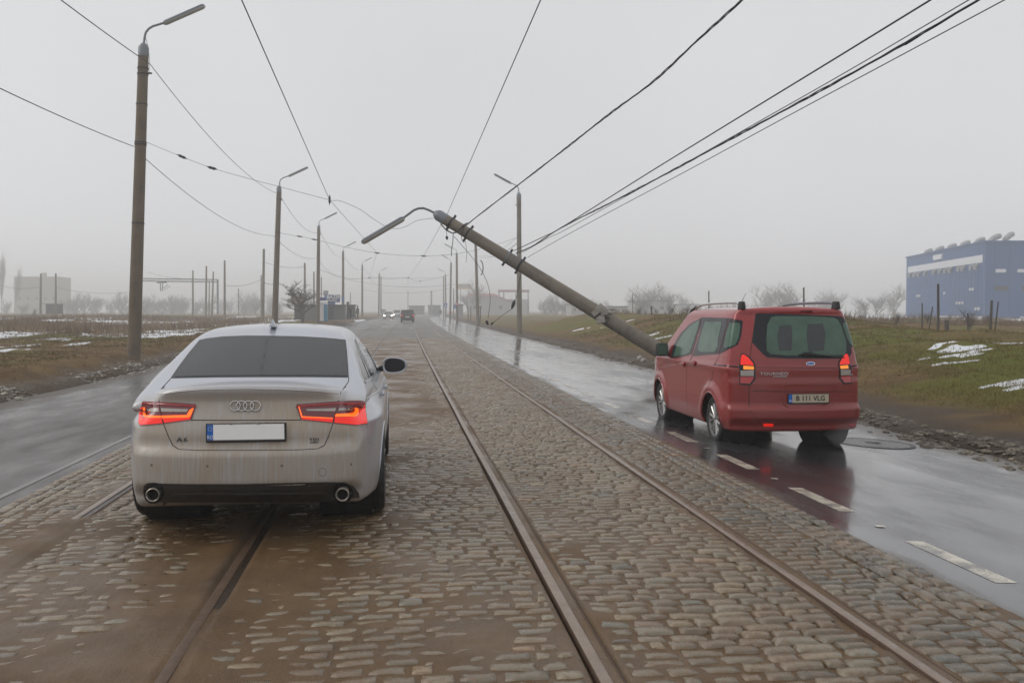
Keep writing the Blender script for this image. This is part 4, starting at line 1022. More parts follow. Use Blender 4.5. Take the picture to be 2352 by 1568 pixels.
# the fallen one
FB, FT = at(1590, 851, 25.6), at(1003, 492, 27.6)
fo = lamp_post(FB, FT, -1, 'broken concrete lamp post leaning far over the right lane behind the red van', 0, 'pole2', .222, .155, group=None)
fo.name = 'fallen_lamp_post'
if 'group' in fo: del fo['group']
fo['category'] = 'lamp post'
FL = (FT - FB).length; fax = (FT - FB).normalized()
def onpole(u, v=None):      # distance along the fallen pole for a photo column
    t = (1590 - u) / (1590 - 1003); return t * FL
for u, w_, mt in ((1037, .05, 'darkmetal'), (1078, .05, 'darkmetal'), (1170, .05, 'galv'), (1200, .07, 'darkmetal')):
    t = onpole(u) ; r_ = .222 + (.155 - .222) * t / FL
    bnd = MB().lathe([(r_ + .002, t - w_ / 2), (r_ + .014, t - w_ / 2), (r_ + .014, t + w_ / 2), (r_ + .002, t + w_ / 2)], 20, close=True).build('clamp_band', M[mt], fo)
    MB().box((r_ + .05, 0, t), (.10, .05, .06)).build('clamp_bolt', M['darkmetal'], bnd); MB().box((-r_ - .05, 0, t), (.10, .05, .06)).build('clamp_bolt', M['darkmetal'], bnd)
for u in (1179, 1187, 1195):
    t = onpole(u); r_ = .222 + (.155 - .222) * t / FL
    MB().lathe([(r_ + .002, t - .012), (r_ + .008, t - .012), (r_ + .008, t + .012), (r_ + .002, t + .012)], 20, close=True).build('wire_strap', M['galv'], fo)
t = onpole(1385); m = MB()
M['rubble'] = mk_concrete('broken_concrete', (.34, .32, .29), (.14, .12, .10))
rng2 = random.Random(4)
for k in range(7): m.box((rng2.uniform(-.22, .16), -.18 + rng2.uniform(-.05, .05), t + rng2.uniform(-.16, .16)), (rng2.uniform(.12, .24), .12, rng2.uniform(.10, .2)), M=Matrix.Rotation(rng2.uniform(0, 1), 3, 'Y'))
bk = m.build('broken_bracket', M['rubble'], fo, bevel=.008)
m = MB()
for k in range(4): m.tube([(.20 - .12 * k, -.2, t - .1), (.30 - .14 * k, -.24, t - .28)], .012, 5)
m.build('bent_rebar', M['darkmetal'], bk)
# rubble at the foot of the broken post
for k in range(7):
    y_ = rng2.uniform(27.5, 33); x_ = float(edge_r(np.array([y_]))[0]) + bend(y_) + rng2.uniform(.2, 1.1)
    bm_ = bmesh.new(); bmesh.ops.create_icosphere(bm_, subdivisions=1, radius=rng2.uniform(.08, .2))
    for v in bm_.verts: v.co *= rng2.uniform(.7, 1.2)
    me = bpy.data.meshes.new('concrete_chunk'); bm_.to_mesh(me); bm_.free()
    o = link('concrete_chunk', me, M['rubble'], None, (x_, y_, ground_z(x_, y_) + .05)); tag(o, 'broken concrete chunk on the verge at the foot of the fallen lamp post', 'rubble', 'concrete chunks by the fallen post')
# plain concrete masts
def mast(base, top, label, r0=.18, r1=.12, group='plain concrete masts', coil=False):
    base, top = Vector(base), Vector(top); H = (top - base).length
    o = MB().lathe([(r0, -.8), (r0, 0), (r1, H), (.02, H + .03)], 10).build('concrete_mast', M['pole2'], None, base, smooth=True)
    ax = (top - base).normalized(); o.rotation_euler = (-math.asin(ax.y), math.atan2(ax.x, ax.z), 0); tag(o, label, 'mast', group); return o
MS = [((1098, 746), (1092, 545), 112, .2, .15, 'plain concrete mast leaning slightly, right of the warning sign'),
      ((604, 732), (606, 572), 112, .17, .13, 'tallest bare mast in the left field next to the second lamp post'),
      ((600, 728), (600, 632), 165, .15, .11, 'short bare mast close against the tallest one in the left field'),
      ((516, 720), (516, 598), 130, .16, .12, 'bare mast in the left field, second tallest'),
      ((443, 718), (443, 621), 150, .15, .11, 'bare mast under the gantry beam in the left field'),
      ((473, 718), (474, 611), 140, .15, .11, 'bare mast rising through the gantry beam, middle of the field'),
      ((487, 718), (490, 624), 150, .15, .11, 'slightly tilted bare mast just left of the gantry end'),
      ((480, 718), (481, 645), 190, .14, .1, 'short hazy mast between the two gantry masts'),
      ((548, 720), (548, 662), 190, .12, .09, 'thin short mast with bracket in the left field'),
      ((93, 718), (94, 628), 150, .18, .13, 'mast in front of the pale block, the left one'),
      ((128, 716), (128, 628), 150, .17, .12, 'mast in front of the pale block, the right one'),
      ((700, 737), (700, 604), 128, .16, .12, 'bare mast standing behind the leafless kiosk tree'),
      ((721, 735), (721, 624), 150, .15, .11, 'bare mast between the tree and the cabin'),
      ((738, 735), (738, 637), 165, .12, .09, 'thin mast behind the cabin lamp post'),
      ((875, 725), (875, 634), 233, .16, .13, 'hazy mast touching the far left lamp post'),
      ((1019, 727), (1019, 634), 236, .16, .13, 'hazy mast touching the farthest right lamp post'),
      ((1042, 733), (1042, 662), 200, .13, .10, 'short plain mast behind the warning sign post'),
      ((805, 730), (805, 672), 230, .12, .09, 'faint short mast right of the kiosk roof'),
      ((937, 716), (937, 667), 300, .13, .10, 'very faint mast far down the tram line'),
      ((991, 717), (991, 668), 320, .3, .25, 'very faint thick mast at the end of the road')]
for (b_, t_, Yy, r0, r1, lb) in MS: mast(at(*b_, Yy), at(*t_, Yy), lb, r0, r1)
cq = at(1103, 615, 111.6); m = MB(); m.tube([cq + Vector((.42 * math.cos(a) * .8, 0, .85 * math.sin(a))) for a in [math.radians(-80 + 17 * k) for k in range(11)]], .07, 6)
tag(m.build('cable_coil', M['black'], None, smooth=True), 'black coil of cable hung on the plain leaning mast', 'cable coil')
# wooden posts on the right mounds
WP = [((2154, 756), (2155, 652), 40, .09, 'tall wooden post in front of the blue hall'), ((2118, 748), (2118, 696), 46, .06, 'thin post left of the tall wooden one'),
      ((2131, 746), (2142, 704), 44, .05, 'post leaning to the right beside the tall wooden one'), ((2223, 754), (2223, 719), 46, .07, 'short post below the blue hall corner'),
      ((2272, 772), (2278, 690), 38, .09, 'wooden post nearest the right edge, upright'), ((2281, 752), (2293, 693), 39, .05, 'thin post leaning off the upright one near the right edge'),
      ((2174, 756), (2174, 735), 42, .16, 'thick short stump in front of the blue hall'), ((1497, 722), (1496, 702), 62, .08, 'short dark stake on the mound left of the van'),
      ((1453, 716), (1453, 675), 150, .12, 'distant post left of the hazy grove'), ((1628, 705), (1628, 668), 60, .07, 'post just above the front roof of the van'),
      ((1846, 712), (1846, 660), 75, .12, 'post above the rear roof rail of the van'), ((1074.7, 727), (1074.7, 703), 150, .12, 'dark fence post left of the leaning mast'),
      ((1081, 727), (1081, 703), 152, .12, 'dark fence post closest to the leaning mast'), ((1103, 730), (1103, 703), 135, .13, 'dark fence post right of the leaning mast')]
M['wood'] = simple('weathered_wood', (.055, .045, .036), .9, 0, .3, 12)
for (b_, t_, Yy, r_, lb) in WP:
    B, T = at(*b_, Yy), at(*t_, Yy); B.z = min(B.z, ground_z(B.x, B.y)) - .3
    tag(MB().tube([B, B.lerp(T, .5) + Vector((r_ * .2, 0, 0)), T], [r_ * .7, r_ * .65, r_ * .55], 7).build('wooden_post', M['wood'], None, smooth=True), lb, 'post', 'posts in the right field')

# ------------------------------------------------------------------ wires
def cat_pts(A, B, sag, n=24): return [A.lerp(B, k / n) - Vector((0, 0, 4 * sag * (k / n) * (1 - k / n))) for k in range(n + 1)]
def wire(name, pts, r, label, group=None, mat='wire', cat='cable', n=5):
    return tag(MB().tube(pts, r, n).build(name, M[mat], None, smooth=True), label, cat, group)
def inplane(u, v, A, B):
    """photo pixel -> point in the upright plane through A and B"""
    r = ray(u, v); dx, dy = B[0] - A[0], B[1] - A[1]; den = r.x * dy - r.y * dx
    t = (A[0] * dy - A[1] * dx) / den; return Vector((r.x * t, r.y * t, CH + r.z * t))
def smooth_pts(P, n=6):
    out = []
    for i in range(len(P) - 1):
        p0, p1, p2, p3 = P[max(i - 1, 0)], P[i], P[i + 1], P[min(i + 2, len(P) - 1)]
        for k in range(n):
            t = k / n; out.append(.5 * ((2 * p1) + (p2 - p0) * t + (2 * p0 - 5 * p1 + 4 * p2 - p3) * t * t + (3 * p1 - p0 - 3 * p2 + p3) * t ** 3))
    return out + [P[-1]]
def insulator(p, q, label=None, parent=None, s=1.0):
    d = (Vector(q) - Vector(p)).normalized(); pts = [Vector(p) + d * (k * .055 - .165) * s for k in range(7)]
    return MB().tube(pts, [x * s for x in (.008, .022, .042, .028, .042, .022, .008)], 8).build('insulator', M['darkmetal'], parent, smooth=True)
# lamp supply cable and lower feeder on the left row
L0 = Vector((-8.3, -6, 8.9)); attach = [at(345, 148, 31.6), at(642, 447, 64.8), at(736, 533, 99.8), at(791, 590, 139.8), at(835, 616, 185.8), at(873, 637, 229.8)]
wire('supply_cable', cat_pts(L0, attach[0], .55), .014, 'black cable running from the upper left corner to the nearest left lamp post', 'lamp cables along the left row')
nm = ['first and second', 'second and third', 'third and fourth', 'fourth and fifth', 'fifth and sixth']
for i in range(5): wire('supply_cable', cat_pts(attach[i], attach[i + 1], (.65, .9, .9, .9, .8)[i]), .012 + .002 * i, f'sagging upper cable strung between the {nm[i]} left lamp posts', 'lamp cables along the left row')
low = [at(308, 337, 31.5), at(627, 541, 64.9), at(728, 592, 100), at(786, 636, 140)]
wire('feeder_cable', cat_pts(Vector((-8.6, -4, 6.7)), low[0], .55), .012, 'thin cable entering at the left edge and clamped to the nearest lamp post', 'lower cables along the left row')
wire('feeder_cable', cat_pts(at(330, 361, 31.7), low[1], .62), .011, 'sagging lower cable between the first and second left lamp posts', 'lower cables along the left row')
for i in (1, 2): wire('feeder_cable', cat_pts(low[i], low[i + 1], .6), .013, f'sagging lower cable between the {nm[i]} left lamp posts', 'lower cables along the left row')
# contact wires
wire('contact_wire', [at(555, 0, 12.7) + Vector((.25, -24, .3)), at(555, 0, 12.7), at(757, 459, 34), at(866, 581, 68), at(848, 638, 112), at(880, 668, 190)], .0085, 'tram contact wire above the left track', 'tram contact wires')
wire('contact_wire', [at(1242, 0, 12.7) + Vector((0, -24, .5)), at(1242, 0, 12.7), at(1028, 490, 36), at(973, 588, 70), at(938, 638, 120), at(930, 670, 215)], .0085, 'tram contact wire above the right track', 'tram contact wires')
# span wires
s1 = [(330, 324), (417, 360), (487, 386), (570, 410), (650, 431), (756, 459), (780, 461), (825, 480), (858, 503), (890, 522), (915, 525), (935, 519), (960, 506), (1000, 501)]
A, Bp = at(330, 324, 31.7), at(1000, 501, 27.6)
sp = tag(MB().tube(smooth_pts([inplane(u, v, A, Bp) for u, v in s1], 5), .0065, 5).build('span_wire', M['wiregrey'], None, smooth=True), 'span wire from the nearest left lamp post dipping to the tip of the fallen one', 'span wire', 'tram span wires')
for (u, v, u2, v2) in ((418, 360, 425, 363), (487, 386, 494, 388)): insulator(inplane(u, v, A, Bp), inplane(u2, v2, A, Bp), parent=sp, s=1.2)
insulator(inplane(757, 459, A, Bp), inplane(757, 470, A, Bp), parent=sp, s=.9)
s2 = [(643, 535), (688, 543), (722, 550), (800, 569), (866, 581), (920, 586), (973, 588), (1030, 585), (1080, 577), (1130, 565), (1190, 545)]
A, Bp = at(643, 535, 65), at(1190, 545, 70)
sp = tag(MB().tube(smooth_pts([inplane(u, v, A, Bp) for u, v in s2], 4), .011, 5).build('span_wire', M['wiregrey'], None, smooth=True), 'span wire between the second left post and the upright right post', 'span wire', 'tram span wires')
for (u, v) in ((688, 543), (722, 550), (866, 581), (973, 588)): insulator(inplane(u, v, A, Bp), inplane(u + 6, v + 1, A, Bp), parent=sp, s=1.3)
s3 = [(736, 620), (800, 640), (848, 638), (900, 640), (938, 638), (965, 646), (1036, 630)]
A, Bp = at(736, 620, 100), at(1049, 620, 145)
sp = tag(MB().tube(smooth_pts([inplane(u, v, A, Bp) for u, v in s3], 4), .016, 5).build('span_wire', M['wiregrey'], None, smooth=True), 'span wire over the road just behind the kiosk', 'span wire', 'tram span wires')
for (u, v) in ((848, 638), (938, 638), (965, 646)): insulator(inplane(u, v, A, Bp), inplane(u + 6, v + 1, A, Bp), parent=sp, s=1.8)
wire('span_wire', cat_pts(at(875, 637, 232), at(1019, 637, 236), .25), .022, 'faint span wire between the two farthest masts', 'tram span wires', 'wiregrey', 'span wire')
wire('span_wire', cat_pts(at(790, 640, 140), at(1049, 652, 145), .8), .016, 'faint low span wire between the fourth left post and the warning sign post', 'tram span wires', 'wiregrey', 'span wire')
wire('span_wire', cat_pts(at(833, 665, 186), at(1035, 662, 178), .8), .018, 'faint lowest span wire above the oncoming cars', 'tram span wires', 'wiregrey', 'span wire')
# heavy cables from the fallen post back over the camera
PX, PYY = 8.6, -12.0
def heavy(label, pts, r, Y0, twist=0, mat='wire'):
    A = at(*pts[0], Y0); B = (PX, PYY); P = [inplane(u, v, A, B) for u, v in pts]
    d = P[-1] - P[-2]; P.append(P[-1] + d.normalized() * 12); P = smooth_pts(P, 14)
    if not twist: return wire('overhead_cable', P, r, label, 'heavy cables above the right lane', mat)
    # resample evenly and wind three strands round each other
    L = [0.0]
    for i in range(1, len(P)): L.append(L[-1] + (P[i] - P[i - 1]).length)
    N = int(L[-1] / .07); Q = []; j = 0
    for k in range(N + 1):
        s_ = L[-1] * k / N
        while j < len(P) - 2 and L[j + 1] < s_: j += 1
        Q.append(P[j].lerp(P[j + 1], (s_ - L[j]) / max(1e-6, L[j + 1] - L[j])))
    m = MB(); dr = (P[-1] - P[0]).normalized(); u_ = dr.cross(Vector((0, 0, 1))).normalized(); w_ = dr.cross(u_)
    for q in range(3):
        m.tube([p + (u_ * math.cos(k * .07 * twist + q * 2.1) + w_ * math.sin(k * .07 * twist + q * 2.1)) * r * (1.0 + .35 * math.sin(k * .21)) for k, p in enumerate(Q)], r * .8, 5)
    return tag(m.build('twisted_cable', M[mat], None, smooth=True), label, 'cable', 'heavy cables above the right lane')
heavy('thick twisted black cable from the tip of the fallen lamp post to the top edge', [(1062, 522), (1075, 514), (1100, 494), (1190, 425), (1290, 348), (1400, 262), (1500, 188), (1600, 95), (1705, 0)], .010, 27.3, 5)
heavy('upper of the black cables fanning out to the upper right corner', [(1180, 576), (1248, 544), (1289, 523), (1482, 402), (1700, 268), (1900, 146), (2138, 0)], .011, 26.8)
heavy('thin cable between the upper one and the twisted one at upper right', [(1200, 580), (1262, 545), (1300, 527), (1540, 394), (1760, 270), (1950, 162), (2226, 0)], .0065, 26.7)
heavy('twisted black cable running to the upper right corner', [(1185, 582), (1225, 564), (1291, 522), (1410, 462), (1525, 402), (1700, 308), (1900, 200), (2100, 88), (2248, 0)], .0095, 26.8, 4.2)
heavy('lowest thin cable fanning out to the upper right corner', [(1212, 591), (1320, 530), (1560, 402), (1800, 272), (2050, 138), (2308, 0)], .0065, 26.6)
# torn and hanging lines
A, Bp = at(1070, 574, 27.6), at(1126, 690, 27.0)
def hang(label, pts, r, Yh, weight=None, mat='wire'):
    P = smooth_pts([at(u, v, Yh) for u, v in pts], 5); o = wire('hanging_wire', P, r, label, 'torn wires hanging from the fallen post', mat)
    if weight:
        for (u, v, u2, v2, rr) in weight:
            a_, c_ = at(u, v, Yh), at(u2, v2, Yh); MB().tube([a_, a_.lerp(c_, .3), a_.lerp(c_, .7), c_], [rr * .5, rr, rr * .8, rr * .3], 8).build('strain_insulator', M['darkmetal'], o, smooth=True)
    return o
hang('long thin torn wire curving down behind the fallen post to a dangling weight', [(1043, 543), (1070, 574), (1093, 602), (1105, 620), (1117, 644), (1124, 668), (1126, 688), (1124, 709), (1120.5, 732)], .007, 27.6, [(1117, 736, 1121, 746, .045)])
hang('torn wire with a strain insulator hanging below the middle of the fallen post', [(1196.7, 628), (1193, 644), (1187, 680), (1182, 692), (1176, 708), (1160, 720), (1130, 743)], .007, 26.6, [(1182, 690, 1175, 710, .05), (1133, 740, 1127, 746, .03)])
hang('short torn wire with a small weight under the fallen post tip', [(1026, 512), (1025, 530), (1027, 548)], .007, 27.3, [(1026, 542, 1027, 551, .04)])
hang('thick black wire loop slung under the fallen post tip', [(1012, 514), (1025, 528), (1040, 535), (1052, 531), (1064, 518), (1074, 512)], .018, 27.2)
hang('straight torn wire dropping from the slung loop', [(1041, 536), (1040, 556), (1037, 574), (1037, 588)], .011, 27.3)
hang('short frayed wire curling under the fallen post', [(1066, 522), (1060, 540), (1062, 552), (1066, 558)], .009, 27.2)
hang('thin frayed strand dangling right of the curled wire', [(1064, 540), (1070, 560), (1072, 580), (1071, 602)], .005, 27.2)
for k, (a_, c_) in enumerate([((1100, 588), (1190, 542)), ((1100, 590), (1190, 556)), ((1112, 586), (1186, 560)), ((1100, 620), (1052, 655))]):
    wire('branch_wire', cat_pts(at(*a_, 111.8), at(*c_, 70 if c_[0] > 1100 else 145), .5), .012, ['highest thin wire from the leaning mast to the upright right post', 'second thin wire from the leaning mast to the upright right post', 'lowest thin wire from the leaning mast to the upright right post', 'drooping wire from the leaning mast to the warning sign post'][k], 'thin wires between the right posts', 'wiregrey')
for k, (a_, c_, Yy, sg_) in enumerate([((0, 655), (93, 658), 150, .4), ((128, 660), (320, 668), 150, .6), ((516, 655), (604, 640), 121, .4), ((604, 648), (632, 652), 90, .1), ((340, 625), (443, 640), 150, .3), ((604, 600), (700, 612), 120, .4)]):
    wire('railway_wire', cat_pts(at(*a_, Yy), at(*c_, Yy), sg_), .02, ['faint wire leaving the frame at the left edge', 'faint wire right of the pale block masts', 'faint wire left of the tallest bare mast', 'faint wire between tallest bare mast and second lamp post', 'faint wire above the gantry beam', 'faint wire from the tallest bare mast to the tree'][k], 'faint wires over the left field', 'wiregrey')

# ------------------------------------------------------------------ gantry, buildings, kiosk
gt = empty('railway_gantry', at(322, 718, 150), 'grey steel gantry beam spanning the tracks in the left field', 'gantry')
g0 = Vector(gt.location); k_ = lambda u, v: at(u, v, 150) - g0
m = MB(); a0, a1, b0, b1 = k_(300, 639), k_(500, 642), k_(300, 645), k_(500, 648)
m.tube([a0, a1], .07, 5).tube([b0, b1], .07, 5)
for k in range(24):
    t = k / 24; m.tube([a0.lerp(a1, t), b0.lerp(b1, t + .5 / 24)], .03, 4); m.tube([b0.lerp(b1, t + .5 / 24), a0.lerp(a1, t + 1 / 24)], .03, 4)
m.build('beam', M['galv'], gt); MB().tube([k_(500, 642), k_(500, 722)], .15, 6).build('leg', M['galv'], gt); MB().tube([k_(302, 641), k_(302, 722)], .15, 6).build('leg', M['galv'], gt)
m = MB().tube([k_(368, 648), k_(369, 668)], .06, 5).tube([k_(374, 648), k_(372, 668)], .06, 5).tube([k_(360, 649), k_(384, 648)], .09, 5).tube([k_(372, 664), k_(386, 654)], .04, 4).tube([k_(374, 668), k_(392, 656)], .03, 4); m.build('hanger', M['darkmetal'], gt)
M['paleblock'] = mk_concrete('pale_wall', (.34, .32, .27), (.24, .22, .19), .6)
M['palewall'] = mk_concrete('plaster_wall', (.42, .41, .40), (.30, .29, .27), .5)
M['roofdark'] = simple('roof_felt', (.10, .10, .10), .9)
M['winframe'] = simple('window_dark', (.03, .035, .04), .15, 0, .3)
M['roofred'] = simple('red_roof_tiles', (.25, .07, .06), .8, 0, .25, 3)
M['bluehall'] = simple('blue_cladding', (.002, .070, .23), .55, 0, .10, .5, .1, 3)
M['whiteband'] = simple('white_band', (.66, .68, .72), .6, 0, .08)
M['sil'] = simple('roof_unit_steel', (.34, .35, .36), .6, .1, .2)
pb = empty('pale_block', at(85, 720, 400), 'pale square concrete block in haze at the left edge of the field', 'building'); P0 = Vector(pb.location)
wd = (at(138, 700, 400) - at(35, 700, 400)).x; hh = (at(85, 637, 400) - P0).z
MB().box((0, 7, hh / 2 - 1), (wd, 14, hh + 2), rz=0).build('walls', M['paleblock'], pb, bevel=.05); MB().box((0, 7, hh + .15), (wd + .4, 14.4, .3)).build('parapet', M['palewall'], pb)
for k in range(5): MB().box((-wd * .38 + k * wd * .19, -.03, hh * .42), (.9, .1, 1.0)).build('window', M['winframe'], pb)
MB().box((-.5, -.06, hh * .3), (wd * .8, .08, hh * .05)).build('ledge', M['palewall'], pb); MB().box((wd * .1, 4, hh + 1.1), (1.4, 1.4, 1.8)).build('chimney', M['paleblock'], pb)
sh = empty('field_shed', at(113, 720, 175), 'small dark open shed with a flat pale roof beside the masts', 'shed'); 
MB().box((0, 1.4, 1.75), (3.1, 2.8, .16)).build('roof', M['palewall'], sh); MB().box((0, 2.6, .8), (2.9, .1, 1.8)).build('back_wall', M['wood'], sh)
for x_ in (-1.35, -.5, .4, 1.35): MB().box((x_, .1, .75), (.14, .14, 1.9)).build('leg', M['wood'], sh)

hl = empty('blue_hall', at(2261, 740, 141), 'large blue industrial hall with a white band below its roof', 'building'); h0 = Vector(hl.location)
C1 = at(2261, 554, 141) - h0; base_z = -.8; dl = Vector((12.2, 46, 0)).normalized(); dr = Vector((1, -.13, 0)).normalized(); topz = C1.z; LLn = 46.5; LR = 40
q = [Vector((0, 0, 0)), dr * LR, dr * LR + dl * LLn, dl * LLn]
m = MB().add([p + Vector((0, 0, base_z)) for p in q] + [p + Vector((0, 0, topz)) for p in q], [(0, 1, 5, 4), (1, 2, 6, 5), (2, 3, 7, 6), (3, 0, 4, 7), (4, 5, 6, 7)]); m.build('walls', M['bluehall'], hl)
nl = Vector((-dl.y, dl.x, 0)); nr = Vector((dr.y, -dr.x, 0))
def panel(nm, o, d, n, s0, s1, z0, z1, mat, th=.12, par=None):
    a_, b_ = o + d * s0, o + d * s1; V = []
    for z_ in (z0, z1):
        for p in (a_, b_): V += [p + Vector((0, 0, z_)) + n * .02, p + Vector((0, 0, z_)) + n * th]
    return MB().add(V, [(0, 2, 6, 4), (1, 3, 7, 5), (0, 1, 5, 4), (2, 3, 7, 6), (0, 1, 3, 2), (4, 5, 7, 6)]).build(nm, mat, par or hl)
O = Vector((0, 0, 0))
panel('white_band', O, dl, nl, 1.0, 45.0, topz - 3.25, topz - 2.05, M['whiteband']); panel('sign_board', O, dl, nl, 22.0, 27.0, topz - 1.6, topz - .7, M['whiteband'], .3)
panel('roof_edge', O, dl, nl, -.1, LLn + .1, topz - .18, topz + .1, M['bluehall'], .22); panel('roof_edge', O, dr, nr, -.1, LR, topz - .18, topz + .1, M['bluehall'], .22)
for k in range(28): panel('cladding_joint', O, dl, nl, 1.4 + k * 1.6, 1.46 + k * 1.6, .2, topz - 3.4, M['bluehall'], .06)
for k in range(14): panel('cladding_joint', O, dr, nr, 1.4 + k * 2.4, 1.46 + k * 2.4, .2, topz - .4, M['bluehall'], .06)
for s_ in (3.2, 5.4, 9.5, 11.8, 16.5, 19.0, 22.4, 26, 31.5, 36, 39, 42.5):
    e = MB(); p = O + dl * s_ + nl * .5; e.tube([p + Vector((0, 0, topz - 4.3)), p + Vector((0, 0, topz - 3.75)), p - nl * .45 + Vector((0, 0, topz - 3.55))], [.28, .30, .28], 8); e.build('wall_vent', M['sil'], hl, smooth=True)
for k in range(6):
    s_ = 1.5 + k * 7.4; u_ = empty('roof_unit', O + dl * s_ + Vector((1.6, 0, topz))); u_.parent = hl
    for dx in (0, 2.2): MB().tube([(dx, 0, 0), (dx, 0, .35), (dx + .25, 0, .62), (dx + .9, -.1, .9 + .3 * (dx > 0)), (dx + 1.35, -.1, 1.0 + .3 * (dx > 0))], [.36, .40, .45, .46, .40], 10).build('cowl', M['sil'], u_, smooth=True)
for k in range(5): panel('window', O, dr, nr, 1.6 + k * 3.4, 3.2 + k * 3.4, topz - 4.9, topz - 4.35, M['whiteband'])
for k in range(5): panel('window', O, dr, nr, 1.5 + k * 4.3, 3.6 + k * 4.3, 5.0, 5.7, M['winframe'])
for s_, z_ in ((5, 5.1), (6.3, 5.1), (20, 4.7), (36, 4.5), (37.5, 4.5), (10, 2.9), (11.5, 2.9), (13, 2.9), (2, 1.9), (3.4, 1.9)): panel('wall_light', O, dl, nl, s_, s_ + .7, z_, z_ + .45, M['whiteband'], .2)
panel('loading_door', O, dl, nl, .6, 6.5, -.3, .95, M['whiteband']); panel('loading_door', O, dl, nl, 11, 24, -.3, .9, M['whiteband']); panel('loading_door', O, dr, nr, 5.5, 9.2, -.3, .9, M['whiteband'])
for x_ in (8.6, 12): MB().lathe([(.3, 0), (.3, .9), (.42, .9), (.42, 1.2), (.001, 1.25)], 10, c=tuple(dr * x_ + dl * 4 + Vector((0, 0, topz)))).build('roof_vent', M['sil'], hl)

hs = empty('red_roof_house', at(1130, 724, 320), 'hazy low house with a red hipped roof on the right', 'house'); c0 = Vector(hs.location); f_ = lambda u, v, Yy=320: at(u, v, Yy) - c0
MB().add([f_(1077, 730), f_(1187, 730), f_(1187, 702), f_(1162, 690), f_(1139, 680), f_(1077, 681)] + [f_(1077, 730) + Vector((0, 12, 0)), f_(1187, 730) + Vector((0, 12, 0)), f_(1187, 702) + Vector((0, 12, 0)), f_(1162, 690) + Vector((0, 12, 0)), f_(1139, 680) + Vector((0, 12, 0)), f_(1077, 681) + Vector((0, 12, 0))],
         [(0, 1, 2, 3, 4, 5), (6, 7, 8, 9, 10, 11), (0, 1, 7, 6), (1, 2, 8, 7), (0, 5, 11, 6)]).build('walls', M['palewall'], hs)
ra = [f_(1072, 682), f_(1082, 674), f_(1137, 674), f_(1192, 700)]
MB().add([p + Vector((0, -.5, .05)) for p in (ra[0], ra[1] + Vector((0, 4, 0)), ra[2] + Vector((0, 4, 0)), ra[3])] + [f_(1139, 680) + Vector((0, -.5, 0))] + [p + Vector((0, 13, 0)) for p in ra], [(0, 4, 2, 1), (4, 3, 2), (1, 2, 7, 6), (0, 1, 6, 5), (2, 3, 8, 7)]).build('roof', M['roofred'], hs)
for u in (1090, 1104, 1150): MB().box(f_(u, 706) + Vector((0, -.05, 0)), (.9, .12, 1.1)).build('window', M['winframe'], hs)
fr = empty('frame_hall', at(1180, 722, 350), 'hazy pale hall with a brown open roof frame right of the red roof', 'building'); c0 = Vector(fr.location); f_ = lambda u, v: at(u, v, 350) - c0
MB().box(f_(1184, 706) + Vector((0, 5, 0)), ((f_(1214, 0 + 700) - f_(1150, 700)).x, 9, 6.0)).build('walls', M['palewall'], fr)
MB().tube([f_(1144, 668), f_(1216, 668)], .45, 4).build('roof_beam', M['roofred'], fr)
for u in (1146, 1157, 1185, 1213): MB().tube([f_(u, 668), f_(u, 724)], .22, 5).build('column', M['wood'], fr)
for u in (1164, 1170, 1176): MB().box(f_(u, 690) + Vector((0, .4, 0)), (.5, .2, 1.0)).build('window', M['winframe'], fr)
bb = empty('billboard', at(1067, 725, 360), 'faint yellow and grey billboard above the bare trees', 'billboard'); c0 = Vector(bb.location); f_ = lambda u, v: at(u, v, 360) - c0
M['yellow'] = simple('yellow_panel', (.6, .42, .08), .6); M['greypanel'] = simple('grey_panel', (.3, .32, .36), .6)
MB().box(f_(1067, 658), (5, .3, 2.0)).build('board', M['yellow'], bb); MB().box(f_(1067, 657) + Vector((0, -.2, 0)), (3.8, .1, 1.0)).build('poster', M['greypanel'], bb)
for u in (1058, 1076): MB().tube([f_(u, 662), f_(u, 728)], .12, 5).build('leg', M['darkmetal'], bb)
for (u0, u1, vt, Yy, lb, mt) in ((1458, 1536, 692, 260, 'very faint pale building behind the right mounds', 'palewall'), (1312, 1352, 700, 250, 'faint low shed behind the fallen post', 'palewall'), (985, 1012, 702, 330, 'very faint flat roofed station shed at the end of the road', 'roofdark'), (940, 975, 703, 340, 'faint low canopy left of the road end', 'roofdark'), (1400, 1440, 705, 220, 'small faint hut left of the pale building', 'palewall'), (1560, 1610, 700, 270, 'faint long building just left of the van roof', 'palewall')):
    hb = empty('distant_building', at((u0 + u1) / 2, 722, Yy), lb, 'building'); wd = (at(u1, 700, Yy) - at(u0, 700, Yy)).x; hh = (at(u0, vt, Yy) - at(u0, 722, Yy)).z
    MB().box((0, 4, hh / 2 - 1), (wd, 8, hh + 2)).build('walls', M[mt], hb); MB().box((0, 4, hh + .1), (wd + .6, 8.6, .25)).build('roof', M['roofdark'], hb)
    for k in range(3): MB().box((-wd * .3 + k * wd * .3, -.05, hh * .5), (wd * .12, .12, hh * .22)).build('window', M['winframe'], hb)

